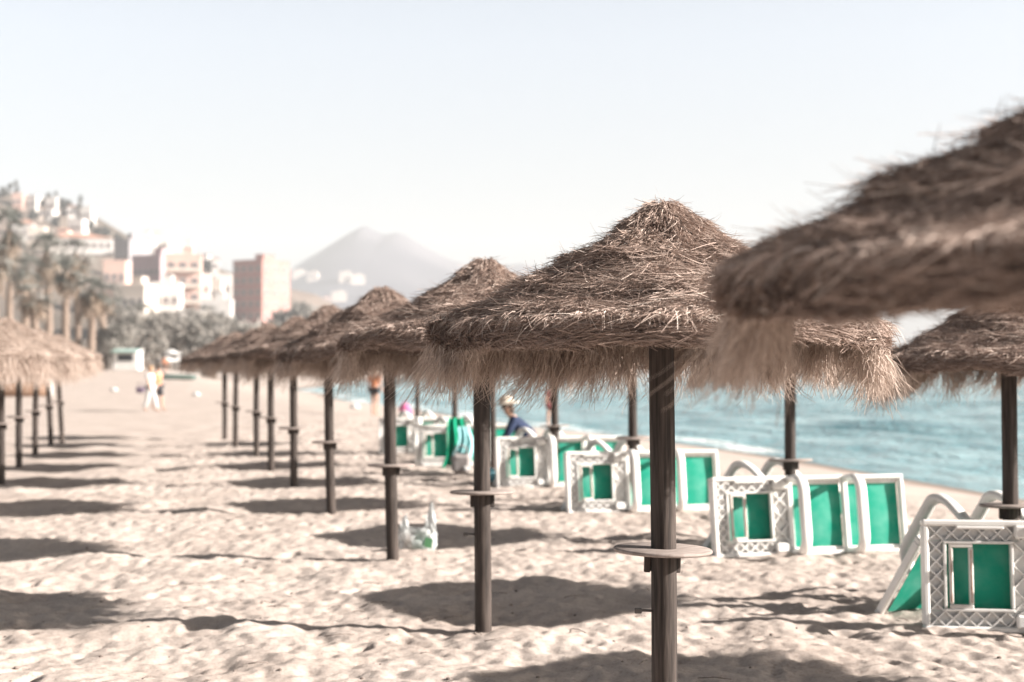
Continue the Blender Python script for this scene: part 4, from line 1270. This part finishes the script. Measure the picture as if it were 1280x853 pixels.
# hillside houses
hs = [(52, 138, 297, 610, 'b_white', 'long white terrace building stretched across the hillside', 10, 1, 309), (14, 40, 279, 620, 'b_white', 'white house low on the hill above the left palms', 4, 1, 296), (34, 54, 286, 600, 'b_cream', 'cream house stepping down beside the long terrace', 3, 1, 303),
      (14, 27, 243, 690, 'b_pink', 'pink house at the top left of the hill', 2, 1, 254), (28, 44, 246, 692, 'b_white', 'white house beside the pink one on the hilltop', 2, 1, 256), (56, 69, 249, 695, 'b_white', 'white house among the hilltop pines', 2, 1, 258), (47, 55, 259, 680, 'b_cream', 'tiny cream house below the hilltop pines', 1, 1, 267), (57, 65, 260, 680, 'b_white', 'tiny white house below the hilltop pines', 1, 1, 268),
      (83, 97, 258, 700, 'b_white', 'white villa on the skyline left of the lone tree', 3, 1, 267), (100, 113, 260, 700, 'b_white', 'white villa on the skyline right of the lone tree', 3, 1, 271), (84, 102, 276, 650, 'b_white', 'white villa halfway down the hill', 3, 1, 286), (252, 259, 318, 690, 'b_white', 'small white house on the ridge left of the red tower', 1, 1, 332), (264, 273, 323, 690, 'b_white', 'small white house on the ridge nearest the red tower', 1, 1, 336), (70, 84, 287, 640, 'b_pink', 'pink house above the long terrace', 2, 1, 297)]
for (a, b_, py, d, m_, lab, c_, r_n, bs) in hs:
    building(a, b_, py, d, 9, m_, lab, R(random.uniform(-6, 14)), c_, r_n, roof='flat' if random.random() < .6 else 'hip', group='houses on the hillside', base=bs + 9, name='house')
# houses at the mountain foot
fh = [(366, 382, 339, 1500, 'b_cream', 'white houses row at the mountain foot right of the tower, upper left'), (383, 397, 341, 1500, 'b_cream', 'cream house at the mountain foot next to the upper white row'), (424, 440, 341, 1450, 'b_cream', 'bright white block halfway along the mountain foot'), (438, 456, 345, 1450, 'b_cream', 'cream block right of the bright one at the mountain foot'), (415, 433, 366, 1100, 'b_cream', 'white block above the far parasol tops'), (384, 400, 371, 1000, 'b_cream', 'cream block low among the hazy trees'), (400, 414, 373, 1050, 'b_pink', 'pink block low among the hazy trees')]
def mountain_z(px, d):
    x = at(px, d); q = x / 2500 * F + 640
    H = zat(np.interp(q, [p[0] for p in mp_], [p[1] for p in mp_]), 2500.0); v = (d - 2500) / 900
    return max(0.0, (H + 1) * (1 - abs(v) ** .95)) - 1


for (a, b_, py, d, m_, lab) in fh:
    best = min(np.arange(1620, 2480, 10), key=lambda q: abs(zat(py + 9, q) - mountain_z((a + b_) / 2, q)))
    d = float(best); gb = HOR - (mountain_z((a + b_) / 2, d) - 3 - CAMZ) / d * F
    building(a, b_, py, d, 18, m_, lab, R(random.uniform(0, 15)), 4, 2, group='houses at the mountain foot', base=gb, rowh=4.5, name='house')
# hilltop pines
hpine = [(3, 234, 700, 0), (12, 229, 705, 0), (19, 224, 690, 1), (52, 246, 700, 0), (60, 241, 705, 0), (69, 238, 700, 1), (76, 248, 700, 0), (84, 250, 705, 0), (99, 243, 700, 1), (131, 283, 690, 0), (146, 292, 690, 0), (243, 318, 690, 0), (249, 322, 690, 0), (259, 326, 690, 0), (40, 262, 660, 0), (70, 270, 650, 0), (112, 275, 660, 0), (122, 284, 640, 0), (20, 265, 660, 0)]
for i, (px, py, d, k) in enumerate(hpine):
    hz = hill_z(px, d) - 1
    if zat(py, d) - hz < 4: hz = zat(py, d) - 7
    tree(px, d, py, k, f'hazy dark pine on the hillside, {ORD[i]} counted along the slope' if k == 0 else ['hazy tall pine at the upper left hilltop', 'hazy pointed tree above the hilltop white house', 'lone slim tree on the skyline between two white villas'][[2, 5, 8].index(i)], 'pines on the hillside', z0=hz, lib=PINES, h0=(10.0, 12.0)[k], name='pine_tree', wide=1.1)

# ------------------------------------------------------------------ haze
hz = MB().box((-200, 1650, 145), (6200, 3500, 310)).build('haze', None)
hm = bpy.data.materials.new('haze'); hm.use_nodes = True; nt = hm.node_tree
for n in list(nt.nodes):
    if n.type == 'BSDF_PRINCIPLED': nt.nodes.remove(n)
pv = nt.nodes.new('ShaderNodeVolumePrincipled'); pv.inputs['Color'].default_value = (.92, .95, .985, 1); pv.inputs['Density'].default_value = .00036; pv.inputs['Anisotropy'].default_value = .0
nt.links.new(pv.outputs[0], nt.nodes['Material Output'].inputs['Volume'])
hz.data.materials.append(hm); tag(hz, 'pale sea haze over the whole bay', 'haze', kind='stuff')

# ------------------------------------------------------------------ light, sky, camera
EL, AZ = R(26), R(99)            # azimuth clockwise from +y
w = bpy.data.worlds.new('World'); S.world = w; w.use_nodes = True
nt = w.node_tree; bg = nt.nodes['Background']
sky = nt.nodes.new('ShaderNodeTexSky'); sky.sky_type = 'NISHITA'; sky.sun_disc = False
sky.sun_elevation = EL; sky.sun_rotation = AZ; sky.altitude = 0; sky.air_density = 1.0; sky.dust_density = 3.0; sky.ozone_density = 1.0
tcw = nt.nodes.new('ShaderNodeTexCoord'); sx_ = nt.nodes.new('ShaderNodeSeparateXYZ'); nt.links.new(tcw.outputs['Generated'], sx_.inputs[0])
mr = nt.nodes.new('ShaderNodeMapRange'); mr.interpolation_type = 'SMOOTHSTEP'; mr.inputs[1].default_value = .27; mr.inputs[2].default_value = .40; mr.inputs[3].default_value = 1.33; mr.inputs[4].default_value = .15
nt.links.new(sx_.outputs['Z'], mr.inputs[0])
hsv = nt.nodes.new('ShaderNodeHueSaturation'); hsv.inputs['Saturation'].default_value = .55
nt.links.new(sky.outputs[0], hsv.inputs['Color']); mr2 = nt.nodes.new('ShaderNodeMapRange'); mr2.inputs[1].default_value = .0; mr2.inputs[2].default_value = .22; mr2.inputs[3].default_value = .62; mr2.inputs[4].default_value = 1.03
nt.links.new(sx_.outputs['Z'], mr2.inputs[0])
mm = nt.nodes.new('ShaderNodeMath'); mm.operation = 'MULTIPLY'; nt.links.new(mr.outputs[0], mm.inputs[0]); nt.links.new(mr2.outputs[0], mm.inputs[1])
nt.links.new(mm.outputs[0], hsv.inputs['Value'])
nt.links.new(hsv.outputs[0], bg.inputs['Color']); bg.inputs['Strength'].default_value = .05
sun = bpy.data.lights.new('sun', 'SUN'); sun.energy = 5.0; sun.angle = R(.53); sun.color = (1, .93, .86)
so = bpy.data.objects.new('sun', sun); COL.objects.link(so)
sd = Vector((math.cos(EL) * math.sin(AZ), math.cos(EL) * math.cos(AZ), math.sin(EL)))
so.rotation_euler = sd.to_track_quat('Z', 'Y').to_euler()

cam = bpy.data.cameras.new('camera'); co = bpy.data.objects.new('camera', cam); COL.objects.link(co)
cam.lens = 50; cam.sensor_width = 36; cam.clip_start = .05; cam.clip_end = 9000
co.location = (0, 0, CAMZ); co.rotation_euler = (R(90) + math.atan((HOR - 426.5) / F), 0, 0)
cam.dof.use_dof = True; cam.dof.focus_distance = 6.0; cam.dof.aperture_fstop = 1.9; cam.dof.aperture_blades = 9
S.camera = co

S.render.engine = 'CYCLES'
S.view_settings.view_transform = 'Standard'; S.view_settings.look = 'None'; S.view_settings.exposure = 1.78; S.view_settings.gamma = 1.0
S.view_settings.use_curve_mapping = False
cy = S.cycles
cy.use_denoising = True
try: cy.denoiser = 'OPENIMAGEDENOISE'
except Exception: pass
cy.max_bounces = 6; cy.diffuse_bounces = 2; cy.glossy_bounces = 2; cy.transmission_bounces = 4; cy.volume_bounces = 0; cy.transparent_max_bounces = 8
cy.sample_clamp_indirect = 6
